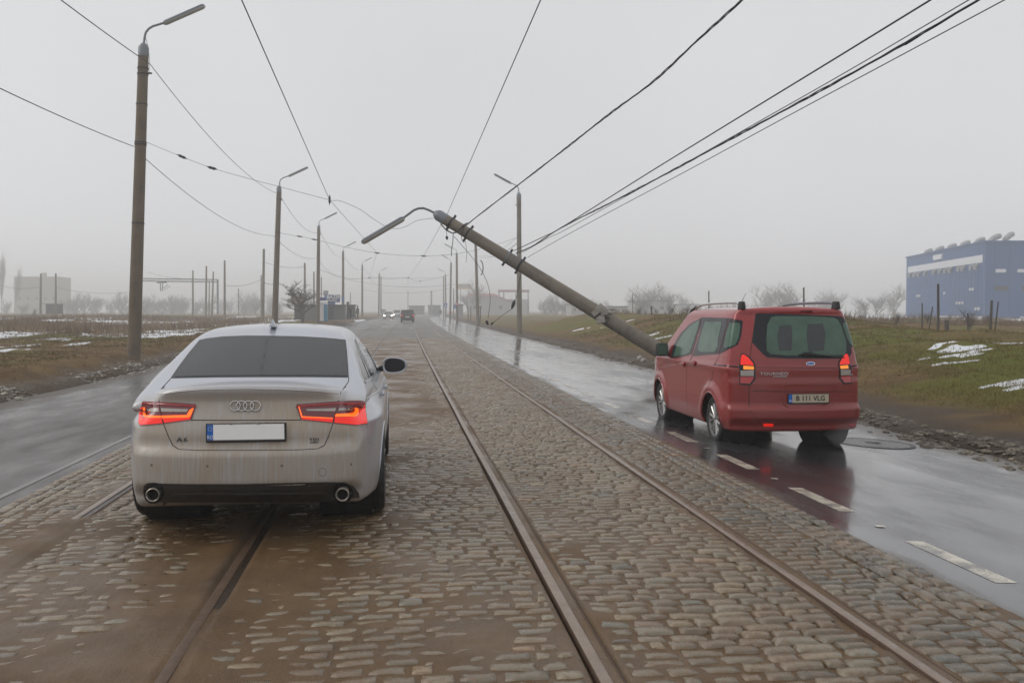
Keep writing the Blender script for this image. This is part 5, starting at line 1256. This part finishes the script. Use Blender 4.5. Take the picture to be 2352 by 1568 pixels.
KY = 116
ks = empty('kiosk', at(755, 733, KY), 'grey roadside kiosk with a blue sign board reading BAZIN on its roof', 'kiosk'); c0 = Vector(ks.location); f_ = lambda u, v, dy=0: at(u, v, KY) - c0 + Vector((0, dy, 0))
M['kgrey'] = simple('kiosk_metal', (.13, .135, .14), .6, 0, .15, 3); M['kdark'] = simple('kiosk_dark', (.05, .055, .065), .6); M['kblue'] = simple('kiosk_blue', (.02, .045, .22), .5); M['kblue2'] = simple('kiosk_light_blue', (.09, .19, .42), .5); M['kpink'] = simple('kiosk_fascia', (.42, .30, .25), .7)
def bxp(nm, u0, v0, u1, v1, dep, dy, mat, par=None):
    a_, b_ = f_(u0, v1), f_(u1, v0); return MB().box(((a_.x + b_.x) / 2, dy + dep / 2, (a_.z + b_.z) / 2), (b_.x - a_.x, dep, b_.z - a_.z)).build(nm, mat, par or ks)
bxp('left_room', 675, 699, 726, 734, 3, .5, M['kdark']); bxp('fascia', 668, 678, 696, 699, 3.4, .3, M['kpink']); bxp('fascia_cap', 661, 673, 697, 678, 3.8, .1, M['palewall'])
bxp('middle_room', 700, 700, 752, 735, 2.6, .2, M['kgrey']); bxp('front_wall', 753, 701, 792, 735, 3, 0, M['kgrey']); bxp('shutter', 754, 704, 767, 734, .12, -.14, M['kdark'])
bxp('blue_panel', 753, 694, 770, 701, .5, -.3, M['kblue2']); bxp('side_sign', 735, 683, 747, 693, .3, -.2, M['kblue']); sg_ = bxp('sign_board', 747, 677, 781, 694, .2, -.5, M['kblue'])
text_obj('sign_letters', 'BAZIN', .62, M['white'], sg_, f_(768, 682.5) + Vector((0, -.56, 0)), sx=.95, bold=.02, depth=.05)
lt_ = MB()
for k in range(9): lt_.box(f_(750.5 + k * 2.9, 690.3) + Vector((0, -.54, 0)), (.10, .05, .17))
lt_.build('sign_small_print', M['white'], sg_)
MB().lathe([(.001, -.03), (.26, -.03), (.26, .03)], 16, 'Y', tuple(f_(750.5, 683) + Vector((0, -.54, 0)))).build('sign_emblem', M['kblue2'], sg_)
bxp('roof', 751, 699.5, 794, 701.5, 3.6, -.3, M['roofdark']); bxp('roof_board', 742, 667, 753, 679, .1, .6, M['palewall']); bxp('side_board', 785, 680, 790, 694, .1, -.2, M['kblue2'])
shl = empty('bus_shelter', at(808, 733, KY + 4), 'dark framed shelter with a thin canopy between the kiosk and the standing person', 'shelter'); c0 = Vector(shl.location); f_ = lambda u, v, dy=0: at(u, v, KY + 4) - c0 + Vector((0, dy, 0))
def bx2(nm, u0, v0, u1, v1, dep, dy, mat): 
    a_, b_ = f_(u0, v1), f_(u1, v0); return MB().box(((a_.x + b_.x) / 2, dy + dep / 2, (a_.z + b_.z) / 2), (b_.x - a_.x, dep, b_.z - a_.z)).build(nm, mat, shl)
bx2('side_panel', 796, 693, 801, 733, 1.4, 0, M['kdark']); bx2('canopy', 800, 699.5, 818, 702, 1.8, -.2, M['kgrey']); bx2('back_wall', 801, 702, 815, 733, .08, 1.5, M['palewall']); bx2('bench', 803, 724, 813, 726, .5, .9, M['wood']); bx2('leg', 815.5, 702, 816.5, 733, .1, 0, M['kdark'])
cb = empty('portable_cabin', at(743, 739.5, 106), 'white portable toilet cabin with a blue side and rounded cap', 'cabin'); 
MB().box((-.28, .5, 1.02), (.62, 1.0, 2.05)).build('front_wall', M['white'], cb, bevel=.03); M['cyan'] = simple('cabin_blue', (.02, .22, .38), .5)
MB().box((.22, .52, .98), (.38, .98, 1.9)).build('blue_side', M['cyan'], cb, bevel=.02); MB().box((-.08, .5, 2.16), (1.06, 1.15, .34), taper=.85).build('cap', M['white'], cb, bevel=.06, smooth=True); MB().box((-.08, .5, .05), (.98, 1.0, .14)).build('base', M['kdark'], cb)
wc = empty('white_cabin', at(1057.5, 729, 160), 'narrow pale cabin standing right of the warning sign', 'cabin'); MB().box((0, .5, 1.05), (.9, .9, 2.1)).build('walls', M['palewall'], wc); MB().box((0, .5, 2.15), (1.3, 1.1, .12)).build('roof', M['roofdark'], wc)
# road signs on the right posts
M['signred'] = simple('sign_red', (.50, .02, .02), .5, 0, .05); M['signblue'] = simple('sign_blue', (.02, .10, .42), .5, 0, .05)
ts = empty('warning_sign', at(1048.5, 697, 144.6), 'red bordered white triangle warning sign on the right row', 'road sign')
MB().add([(-.36, 0, -.28), (.36, 0, -.28), (0, 0, .36), (-.36, .03, -.28), (.36, .03, -.28), (0, .03, .36)], [(0, 1, 2), (3, 4, 5), (0, 1, 4, 3), (1, 2, 5, 4), (0, 2, 5, 3)]).build('border', M['signred'], ts)
MB().add([(-.22, -.02, -.20), (.22, -.02, -.20), (0, -.02, .20), (-.22, .0, -.20), (.22, 0, -.20), (0, 0, .20)], [(0, 1, 2), (3, 4, 5), (0, 1, 4, 3), (1, 2, 5, 4), (0, 2, 5, 3)]).build('field', M['white'], ts); MB().box((0, -.03, -.06), (.06, .02, .2)).build('symbol', M['blackprint'], ts)
bs = empty('mandatory_sign', at(1045, 704.5, 144.5), 'small round blue sign under the triangle', 'road sign'); MB().lathe([(.001, 0), (.27, 0), (.27, .03)], 20, 'Y').build('disc', M['signblue'], bs); MB().box((.02, -.02, 0), (.10, .02, .26)).build('symbol', M['white'], bs)
ps = empty('crossing_sign', at(1023.8, 700.5, 190), 'square blue pedestrian crossing sign on the farthest right post', 'road sign'); MB().box((0, 0, 0), (.62, .03, .75)).build('plate', M['signblue'], ps); MB().add([(-.2, -.03, -.2), (.2, -.03, -.2), (0, -.03, .2)], [(0, 1, 2)]).build('symbol', M['white'], ps)
MB().tube([(0, .05, -.9), (0, .05, .2)], .03, 6).build('bracket', M['galv'], ps)
rf = MB().box(at(1034.8, 717, 177.7), (.5, .05, .28)).build('post_reflector', M['signred'], None); tag(rf, 'red reflective band low on the second far right lamp post', 'reflector')
rf = MB().box(at(1034.6, 698, 177.7), (.5, .05, .45)).build('post_notice', M['palewall'], None); tag(rf, 'pale notice fixed half way up the second far right lamp post', 'notice')

# ------------------------------------------------------------------ distant cars
def far_car(loc, rz, col, label, L=4.4, W_=1.8, H=1.5, suv=False, lights='head', roofcol=None):
    r = empty('distant_car', (0, 0, 0), label, 'car'); pm = simple('paint_' + label.split()[0], col, .3, .2, .1, coat=.5)
    def f(x, y, z):
        ax = np.abs(x); w_ = W_ / 2 - .12 * np.clip((z - .8) / (H - .8), 0, 1.2) - .12 * np.clip((.5 - y) / .5, 0, 1) ** 2 - .12 * np.clip((y - L + .5) / .5, 0, 1) ** 2
        deck = 1.0 if suv else .92; top = H - .03 * (ax / .7) ** 2
        rs = (.10 + .25 * (z - deck)) if suv else (.75 + 1.6 * (z - deck)); ws = L - 1.15 - 1.5 * (z - deck)
        gh = np.maximum(z - deck, -1); green = smax(z - top, (rs - y) * .7, (y - ws) * .6, k=.05); hood = z - (deck - .12 * np.clip((y - L + 1.2) / 1.2, 0, 1) ** 2)
        return smax(ax - w_, np.minimum(green, hood), .08 * (ax / .8) ** 3 - y + .05, y - L + .2 * (ax / .8) ** 3, .24 - z, k=.05)
    V, F = solid(f, (-1.1, -.1, .1), (1.1, L + .1, H + .2), (-.4, .8, .5), (.4, L - 1.6, 1.0 if suv else .85), .07)
    WL = [(.85, .33), (L - .85, .33)]; V, F = arches(V, F, WL, .37, .6)
    bd = Body('body', r, V, F, pm)
    for wy, wz in WL:
        for sg in (1, -1): wheel(r, sg * (W_ / 2 - .13), wy, .33, .21, sg, 5)
    zt = H - .12; zb = 1.05 if suv else .98
    bd.decal('rear_window', [(-.62, zb), (.62, zb), (.52, zt), (-.52, zt)], M['glassdark'], mode='rear', step=.12, off=.01); bd.decal('windscreen', [(-.66, zb), (.66, zb), (.54, zt), (-.54, zt)], M['glassmid'], mode='front', step=.12, off=.01)
    for a_, b_ in ((.75 if suv else 1.35, L * .5 - .05), (L * .5 + .05, L - 1.55)): bd.decal('side_window', [(a_, zb), (b_, zb), (b_ - .1, zt), (a_ + .15, zt)], M['frit'], mode='side', step=.12, off=.01, mirror=True)
    for sg in (1, -1):
        bd.decal('tail_lamp', [(sg * .62, .82), (sg * .82, .80), (sg * .82, 1.0), (sg * .66, 1.0)], M['litred'] if lights == 'tail' else M['lensred'], mode='rear', step=.08, off=.012)
        bd.decal('headlight', [(sg * .48, .62), (sg * .76, .62), (sg * .78, .78), (sg * .52, .74)], M['headlit'] if lights == 'head' else M['lensclear'], mode='front', step=.08, off=.012)
        MB().box((sg * (W_ / 2 + .08), L - 1.6, 1.0), (.2, .1, .14)).build('side_mirror', pm, r, bevel=.02)
    MB().box((0, L + .0, .52), (.9, .06, .2)).build('grille', M['black'], r); MB().box((0, L + .035, .42), (.52, .02, .11)).build('licence_plate', M['plate'], r); MB().box((0, .02, .72 if suv else .6), (.52, .06, .11)).build('licence_plate', M['plate'], r)
    MB().box((0, L / 2, .26), (W_ - .3, L - .5, .1)).build('underside', M['well'], r)
    if suv:
        for sg in (1, -1): MB().tube([(sg * .6, .6, H + .01), (sg * .6, .8, H + .06), (sg * .6, L - 2.2, H + .06), (sg * .6, L - 2.0, H + .0)], .03, 5).build('roof_rail', M['darkmetal'], r)
    r.location = loc; r.rotation_euler = (0, 0, rz); return r
b = NB('headlamp_lit'); b.set(Base_Color=(1, .95, .85), Emission_Color=(1, .88, .68), Emission_Strength=9.0); M['headlit'] = b.m
def rd(u, v, Yy):
    p = at(u, v, Yy); p.z = float(road_z(np.array([p.x - bend(Yy)]))[0]); return p
far_car(rd(936, 740, 126), 0, (.012, .022, .018), 'dark green off-roader with lit tail lamps driving away on the tram track', suv=True, H=1.66, W_=1.84, lights='tail')
far_car(rd(892, 732, 172), math.pi, (.30, .30, .31), 'silver saloon approaching with bright headlights, left of the dark off-roader', W_=1.76, H=1.44)
far_car(rd(912, 732, 194), math.pi, (.55, .55, .55), 'white off-roader approaching with bright headlights close behind the silver one', suv=True, H=1.7, W_=1.84)
far_car(rd(880, 724, 245), math.pi, (.6, .6, .6), 'small white van far behind the oncoming cars', suv=True, H=2.1, W_=1.9, lights='none', L=4.8)

# ------------------------------------------------------------------ people (small, far off)
def person(loc, rz, label, coat, legs, pose=0):
    r = empty('person', (0, 0, 0), label, 'person')
    J = [(0, 0, .92), (0, 0, 1.15), (0, 0, 1.38), (0, 0, 1.50), (0, .02, 1.62), (.10, 0, .88), (.11, .03, .48), (.11, -.02, .08), (.11, .14, .03), (-.10, 0, .88), (-.12, -.04, .48), (-.13, .0, .08), (-.13, .15, .03),
         (.19, 0, 1.38), (.25, .02, 1.10), (.24, .12, .86), (.24, .15, .77), (-.19, 0, 1.38), (-.25, .02, 1.10), (-.22, .14, .88), (-.21, .18, .79), (0, .01, 1.72)]
    E = [(0, 1), (1, 2), (2, 3), (3, 4), (4, 21), (0, 5), (5, 6), (6, 7), (7, 8), (0, 9), (9, 10), (10, 11), (11, 12), (2, 13), (13, 14), (14, 15), (15, 16), (2, 17), (17, 18), (18, 19), (19, 20)]
    R_ = [.15, .15, .14, .06, .095, .10, .07, .05, .045, .10, .07, .05, .045, .08, .055, .042, .04, .08, .055, .042, .04, .08]
    me = bpy.data.meshes.new('figure'); me.from_pydata(J, E, []); o = bpy.data.objects.new('tmp', me); COL.objects.link(o)
    sk = o.modifiers.new('s', 'SKIN'); 
    for i, v in enumerate(me.skin_vertices[0].data): v.radius = (R_[i], R_[i] * .85); v.use_root = (i == 0)
    ss = o.modifiers.new('u', 'SUBSURF'); ss.levels = 1
    bpy.context.view_layer.update(); m2 = bpy.data.meshes.new_from_object(o.evaluated_get(bpy.context.evaluated_depsgraph_get())); bpy.data.objects.remove(o)
    m2.name = 'figure'; m2.materials.clear()
    for c_ in ((.30, .20, .15), coat, legs): m2.materials.append(simple('cloth' if c_ != (.30, .20, .15) else 'skin', c_, .8))
    for p in m2.polygons: z_ = p.center.z; p.material_index = 0 if z_ > 1.50 or (z_ < .84 and abs(p.center.x) > .19) else (1 if z_ > .80 else 2); p.use_smooth = True
    link('figure', m2, None, r)
    MB().lathe([(.105, 1.60), (.112, 1.68), (.09, 1.77), (.001, 1.81)], 12, c=(0, .01, 0)).build('knitted_cap', simple('cap', (.02, .02, .025), .9), r, smooth=True)
    MB().lathe([(.215, .74), (.20, .95), (.205, 1.25), (.19, 1.42)], 14).build('coat', simple('coat', coat, .85), r, smooth=True)
    r.location = loc; r.rotation_euler = (0, 0, rz); return r
p = at(821.5, 733, 128); p.z = at(821.5, 733, 128).z; person(p, 1.0, 'person in a dark coat standing at the roadside right of the shelter', (.02, .025, .035), (.03, .03, .035))
person(at(805, 733, 119), 2.0, 'person in dark clothes waiting inside the shelter by the kiosk', (.035, .03, .045), (.025, .03, .05))
person(at(1012, 727, 225), 0, 'tiny dark figure walking at the right kerb far down the road', (.03, .03, .035), (.03, .03, .035))

# ------------------------------------------------------------------ leafless trees
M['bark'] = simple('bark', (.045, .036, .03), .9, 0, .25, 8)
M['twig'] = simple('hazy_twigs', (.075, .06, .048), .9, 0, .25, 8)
def branches(seed, H, spread, levels, nper, trunk=.12, upright=.5, r0=.10, sides=4, start=.25):
    rg = random.Random(seed); tr = MB(); cr = MB()
    def grow(p, d, L, r, lv, mb):
        pts = [p]; n = 4 if lv < 2 else 3
        for k in range(n):
            d = (d + Vector((rg.gauss(0, .16), rg.gauss(0, .16), rg.gauss(0, .10) + .05 * upright))).normalized(); pts.append(pts[-1] + d * L / n)
        mb.tube(pts, [r * (1 - .65 * k / n) for k in range(n + 1)], sides if lv < 2 else 3, cap=False)
        if lv >= levels: return
        for k in range(nper[lv]):
            t = start + (1 - start) * (k + rg.random()) / nper[lv] if lv else max(.3, start) + (1 - max(.3, start)) * (k + .5) / nper[lv]
            i = min(int(t * n), n - 1); q = pts[i].lerp(pts[i + 1], t * n - i); a = rg.uniform(0, 2 * math.pi)
            sd_ = Vector((math.cos(a), math.sin(a), rg.uniform(-.1, .5) + upright)).normalized(); nd = (d * (1 - spread) + sd_ * spread).normalized()
            grow(q, nd, L * rg.uniform(.42, .68), r * .5, lv + 1, cr)
    grow(Vector((0, 0, -.3)), Vector((0, 0, 1)), H * .62, r0, 0, tr); return tr.mesh('trunk', True), cr.mesh('crown', True)
def tree(name, loc, meshes, label, cat='tree', group=None, sc=1, rz=0, mats=('bark', 'bark')):
    r = empty(name, loc, label, cat, group); r.scale = (sc * (.4 if name == 'poplar_tree' else 1), sc * (.4 if name == 'poplar_tree' else 1), sc * random.Random(loc[0]).uniform(.9, 1.1)); r.rotation_euler = (0, 0, rz)
    link('trunk', meshes[0], M[mats[0]], r); link('crown', meshes[1], M[mats[1]], r); return r
tm = branches(11, 4.8, .75, 4, [12, 6, 5, 4], r0=.17, upright=.15, start=.30)
tree('leafless_tree', at(697, 739, 104), tm, 'dark leafless tree with a dense crown in front of the kiosk', sc=1.0)
FT_ = [branches(20 + k, 6.5, .65, 4, [10, 6, 5, 4], r0=.16, upright=.4, start=.12) for k in range(3)]
PO_ = [branches(40 + k, 14, .35, 3, [34, 8, 5], r0=.20, upright=1.6, start=.05) for k in range(2)]
BU_ = [branches(60 + k, 1.7, .7, 3, [14, 7, 5], r0=.03, upright=.5, start=.05) for k in range(3)]
rt_ = random.Random(9)
i = 0
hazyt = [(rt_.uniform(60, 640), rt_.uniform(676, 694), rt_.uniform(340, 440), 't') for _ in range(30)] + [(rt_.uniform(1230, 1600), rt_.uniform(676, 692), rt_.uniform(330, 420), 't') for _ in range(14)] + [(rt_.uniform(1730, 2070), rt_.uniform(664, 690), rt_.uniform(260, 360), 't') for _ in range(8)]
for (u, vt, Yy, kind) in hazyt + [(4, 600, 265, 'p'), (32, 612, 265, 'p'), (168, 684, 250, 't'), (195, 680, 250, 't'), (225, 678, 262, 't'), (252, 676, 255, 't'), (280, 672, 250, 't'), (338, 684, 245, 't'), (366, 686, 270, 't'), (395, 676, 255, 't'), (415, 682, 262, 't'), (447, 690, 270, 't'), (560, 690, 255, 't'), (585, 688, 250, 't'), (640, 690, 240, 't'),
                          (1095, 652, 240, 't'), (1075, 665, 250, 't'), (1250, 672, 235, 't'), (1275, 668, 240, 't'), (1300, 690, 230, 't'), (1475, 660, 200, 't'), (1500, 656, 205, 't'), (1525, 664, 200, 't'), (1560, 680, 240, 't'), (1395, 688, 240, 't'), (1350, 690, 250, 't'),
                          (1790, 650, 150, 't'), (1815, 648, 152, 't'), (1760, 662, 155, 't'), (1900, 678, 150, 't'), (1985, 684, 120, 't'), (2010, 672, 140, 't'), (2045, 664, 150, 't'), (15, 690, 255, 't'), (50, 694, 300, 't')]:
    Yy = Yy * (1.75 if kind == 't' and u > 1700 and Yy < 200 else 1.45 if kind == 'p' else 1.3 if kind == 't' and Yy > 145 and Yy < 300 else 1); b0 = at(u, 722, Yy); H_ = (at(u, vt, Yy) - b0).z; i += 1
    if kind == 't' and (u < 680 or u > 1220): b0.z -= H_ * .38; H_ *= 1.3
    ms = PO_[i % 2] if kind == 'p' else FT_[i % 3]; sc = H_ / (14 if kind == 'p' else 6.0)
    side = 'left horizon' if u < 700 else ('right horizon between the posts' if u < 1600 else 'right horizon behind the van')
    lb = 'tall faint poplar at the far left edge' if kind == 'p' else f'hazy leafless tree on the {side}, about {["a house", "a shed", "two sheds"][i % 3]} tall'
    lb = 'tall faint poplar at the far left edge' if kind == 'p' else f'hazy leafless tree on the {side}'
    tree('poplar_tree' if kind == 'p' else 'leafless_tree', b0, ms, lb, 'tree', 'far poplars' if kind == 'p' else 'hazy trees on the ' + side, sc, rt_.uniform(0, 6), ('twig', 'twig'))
for k in range(46):
    left = k % 3 == 0
    Yy = rt_.uniform(60, 150) if left else rt_.uniform(38, 100); xp = -rt_.uniform(14, 60) if left else rt_.uniform(17, 46)
    if left and Yy < 90: xp = -rt_.uniform(24, 60)
    x_ = xp + KC * Yy * Yy
    tree('dry_bush', (x_, Yy, ground_z(x_, Yy)), BU_[k % 3], 'dry leafless bush growing on the ' + ('left field' if left else 'right mounds'), 'bush', 'dry bushes on the ' + ('left field' if left else 'right mounds'), rt_.uniform(.35, .8), rt_.uniform(0, 6), ('twig', 'twig'))

# ------------------------------------------------------------------ grass and dry stalks
def blades(name, n, xr, yr, h, wdt, colA, colB, dens, seed, bendk=.5, ymax=None):
    rg = np.random.RandomState(seed); N = n * 3
    xp = rg.uniform(*xr, N); y = yr[0] * (yr[1] / yr[0]) ** rg.rand(N); keep = dens(xp, y) > rg.rand(N); xp, y = xp[keep][:n], y[keep][:n]; N = len(xp)
    z = terrain(xp, y); x = xp + bend(y); k = 3
    X_ = np.repeat(x, k) + rg.normal(0, .03, N * k); Y_ = np.repeat(y, k) + rg.normal(0, .03, N * k); Z_ = np.repeat(z, k)
    hh = np.repeat(h[0] + (h[1] - h[0]) * rg.rand(N), k) * rg.uniform(.6, 1.1, N * k); a = rg.uniform(0, 6.28, N * k); w_ = wdt * rg.uniform(.6, 1.3, N * k) * np.repeat(np.clip(y / 22, .8, 2.2), k)
    lx, ly = rg.normal(0, bendk, N * k) * hh, rg.normal(0, bendk, N * k) * hh
    P0 = np.stack([X_ - np.cos(a) * w_, Y_ - np.sin(a) * w_, Z_ - .02], 1); P1 = np.stack([X_ + np.cos(a) * w_, Y_ + np.sin(a) * w_, Z_ - .02], 1); P2 = np.stack([X_ + lx, Y_ + ly, Z_ + hh], 1)
    V = np.stack([P0, P1, P2], 1).reshape(-1, 3); F = np.arange(len(V)).reshape(-1, 3)
    t = rg.rand(N * k, 1) * .7 + .3 * np.repeat(fbm(x, y, .5, 5), k)[:, None]; br_ = rg.normal(1, .2, (N * k, 1)).clip(.5, 1.5)
    C = (np.array(colA) * (1 - t) + np.array(colB) * t) * br_; C = np.repeat(C, 3, 0)
    m_ = NB(name); m_.set(Base_Color=m_.attr('tint', True), Roughness=.85, Specular_IOR_Level=.2)
    tag(link(name, mesh_np(name, V, F, False, {'tint': C}), m_.m), kind='stuff')
def nosnow(xp, y):
    v = np.ones_like(xp)
    return v
blades('grass', 60000, (8.4, 26), (9, 60), (.03, .11), .007, (.085, .088, .010), (.20, .13, .045), lambda x, y: sst(1.6, 3.2, x - edge_r(y)) * (.25 + .75 * (fbm(x, y, .7, 62) > .46)), 5)
blades('verge_grass', 50000, (-34, -8.2), (13, 70), (.03, .10), .007, (.075, .065, .014), (.18, .12, .05), lambda x, y: sst(.7, 2.0, -x - edge_l(y)) * (.25 + .75 * (fbm(x, y, .7, 63) > .45)), 6)
blades('dry_stalks', 9000, (12, 50), (24, 100), (.22, .75), .008, (.085, .055, .03), (.24, .165, .095), lambda x, y: sst(6, 9, x - edge_r(y)) * (fbm(x, y, .12, 64) > .52) * sst(22, 34, y), 7, .3)
blades('reed_stalks', 12000, (-75, -14), (50, 160), (.2, .65), .012, (.10, .07, .04), (.30, .21, .13), lambda x, y: (fbm(x * .5, y, .10, 65) > .54) * 1.0, 8, .3)

# dirty snow and clods along both road edges
def lumps(name, n, side, yr, seed, colr):
    rg = np.random.RandomState(seed); bm_ = bmesh.new(); bmesh.ops.create_icosphere(bm_, subdivisions=2, radius=1); T = np.array([v.co[:] for v in bm_.verts]); Fi = np.array([[v.index for v in f.verts] for f in bm_.faces]); bm_.free()
    y = yr[0] * (yr[1] / yr[0]) ** rg.rand(n * 2); y = y[fbm(y, y * 0, .6, 33) > .47][:n]; n = len(y)
    e = edge_r(y) if side > 0 else edge_l(y); xp = side * (e + rg.normal(.28, .27, n)); z = np.maximum(terrain(xp, y), road_z(xp)); s_ = rg.uniform(.015, .065, (n, 1, 1)) * rg.uniform(.5, 1, (n, 1, 1))
    nn = 1 + .28 * (fbm(T[None, :, 0] * 1.7 + np.arange(n)[:, None] * 3.1, T[None, :, 1] * 1.7 + T[None, :, 2] * 2.1, 1.1, 3) - .5)[..., None] * 2.2
    V = T[None] * s_ * nn * np.array([1.3, 1.8, .6]) + np.stack([xp + bend(y), y, z + .0], -1)[:, None, :]
    g = rg.uniform(.5, 1.1, (n, 1, 1)); C = np.broadcast_to(np.array(colr)[None, None] * g, V.shape).reshape(-1, 3)
    bb_ = NB(name); n1 = bb_.noise(22, 5, .7); bb_.set(Base_Color=bb_.mix(bb_.ramp(n1, [(.42, 0), (.6, 1)]), (.045, .032, .022), bb_.attr('tint', True)), Roughness=.75); bb_.bump(n1, .8, .03)
    tag(link(name, mesh_np(name, V.reshape(-1, 3), (Fi[None] + (np.arange(n) * len(T))[:, None, None]).reshape(-1, 3), True, {'tint': C}), bb_.m), kind='stuff')
lumps('dirty_snow_lumps', 1300, 1, (7, 60), 3, (.30, .255, .19))
lumps('edge_snow_lumps', 900, -1, (12, 60), 4, (.62, .58, .50))
# exhaust mist beside the van's rear wheel
bm_ = bmesh.new(); bmesh.ops.create_icosphere(bm_, subdivisions=3, radius=1)
me = bpy.data.meshes.new('exhaust_mist'); bm_.to_mesh(me); bm_.free()
for v in me.vertices: v.co = Vector((v.co.x * .28, v.co.y * .42, v.co.z * .20)) * (1 + .15 * math.sin(v.co.x * 5) * math.cos(v.co.z * 7))
mm_ = bpy.data.materials.new('exhaust_mist'); mm_.use_nodes = True; t = mm_.node_tree; t.nodes.clear(); oo = t.nodes.new('ShaderNodeOutputMaterial'); pv = t.nodes.new('ShaderNodeVolumePrincipled')
pv.inputs['Color'].default_value = (.9, .9, .92, 1); pv.inputs['Density'].default_value = .35; t.links.new(pv.outputs[0], oo.inputs['Volume'])
o = link('exhaust_mist', me, mm_, None, (VX + .68, VY + .05, VZ + .16)); tag(o, kind='stuff')


# ------------------------------------------------------------------ haze
hz = MB().box((0, 440, 8.2), (1700, 1000, 19.8)).build('haze', None)
hm = bpy.data.materials.new('haze_air'); hm.use_nodes = True; t = hm.node_tree; t.nodes.clear()
oo = t.nodes.new('ShaderNodeOutputMaterial'); pv = t.nodes.new('ShaderNodeVolumePrincipled')
pv.inputs['Color'].default_value = (.99, .99, .995, 1); pv.inputs['Density'].default_value = .0026; pv.inputs['Anisotropy'].default_value = .35
t.links.new(pv.outputs[0], oo.inputs['Volume']); hz.data.materials.clear(); hz.data.materials.append(hm)
tag(hz, kind='stuff'); hz.location = (0, 0, 0)
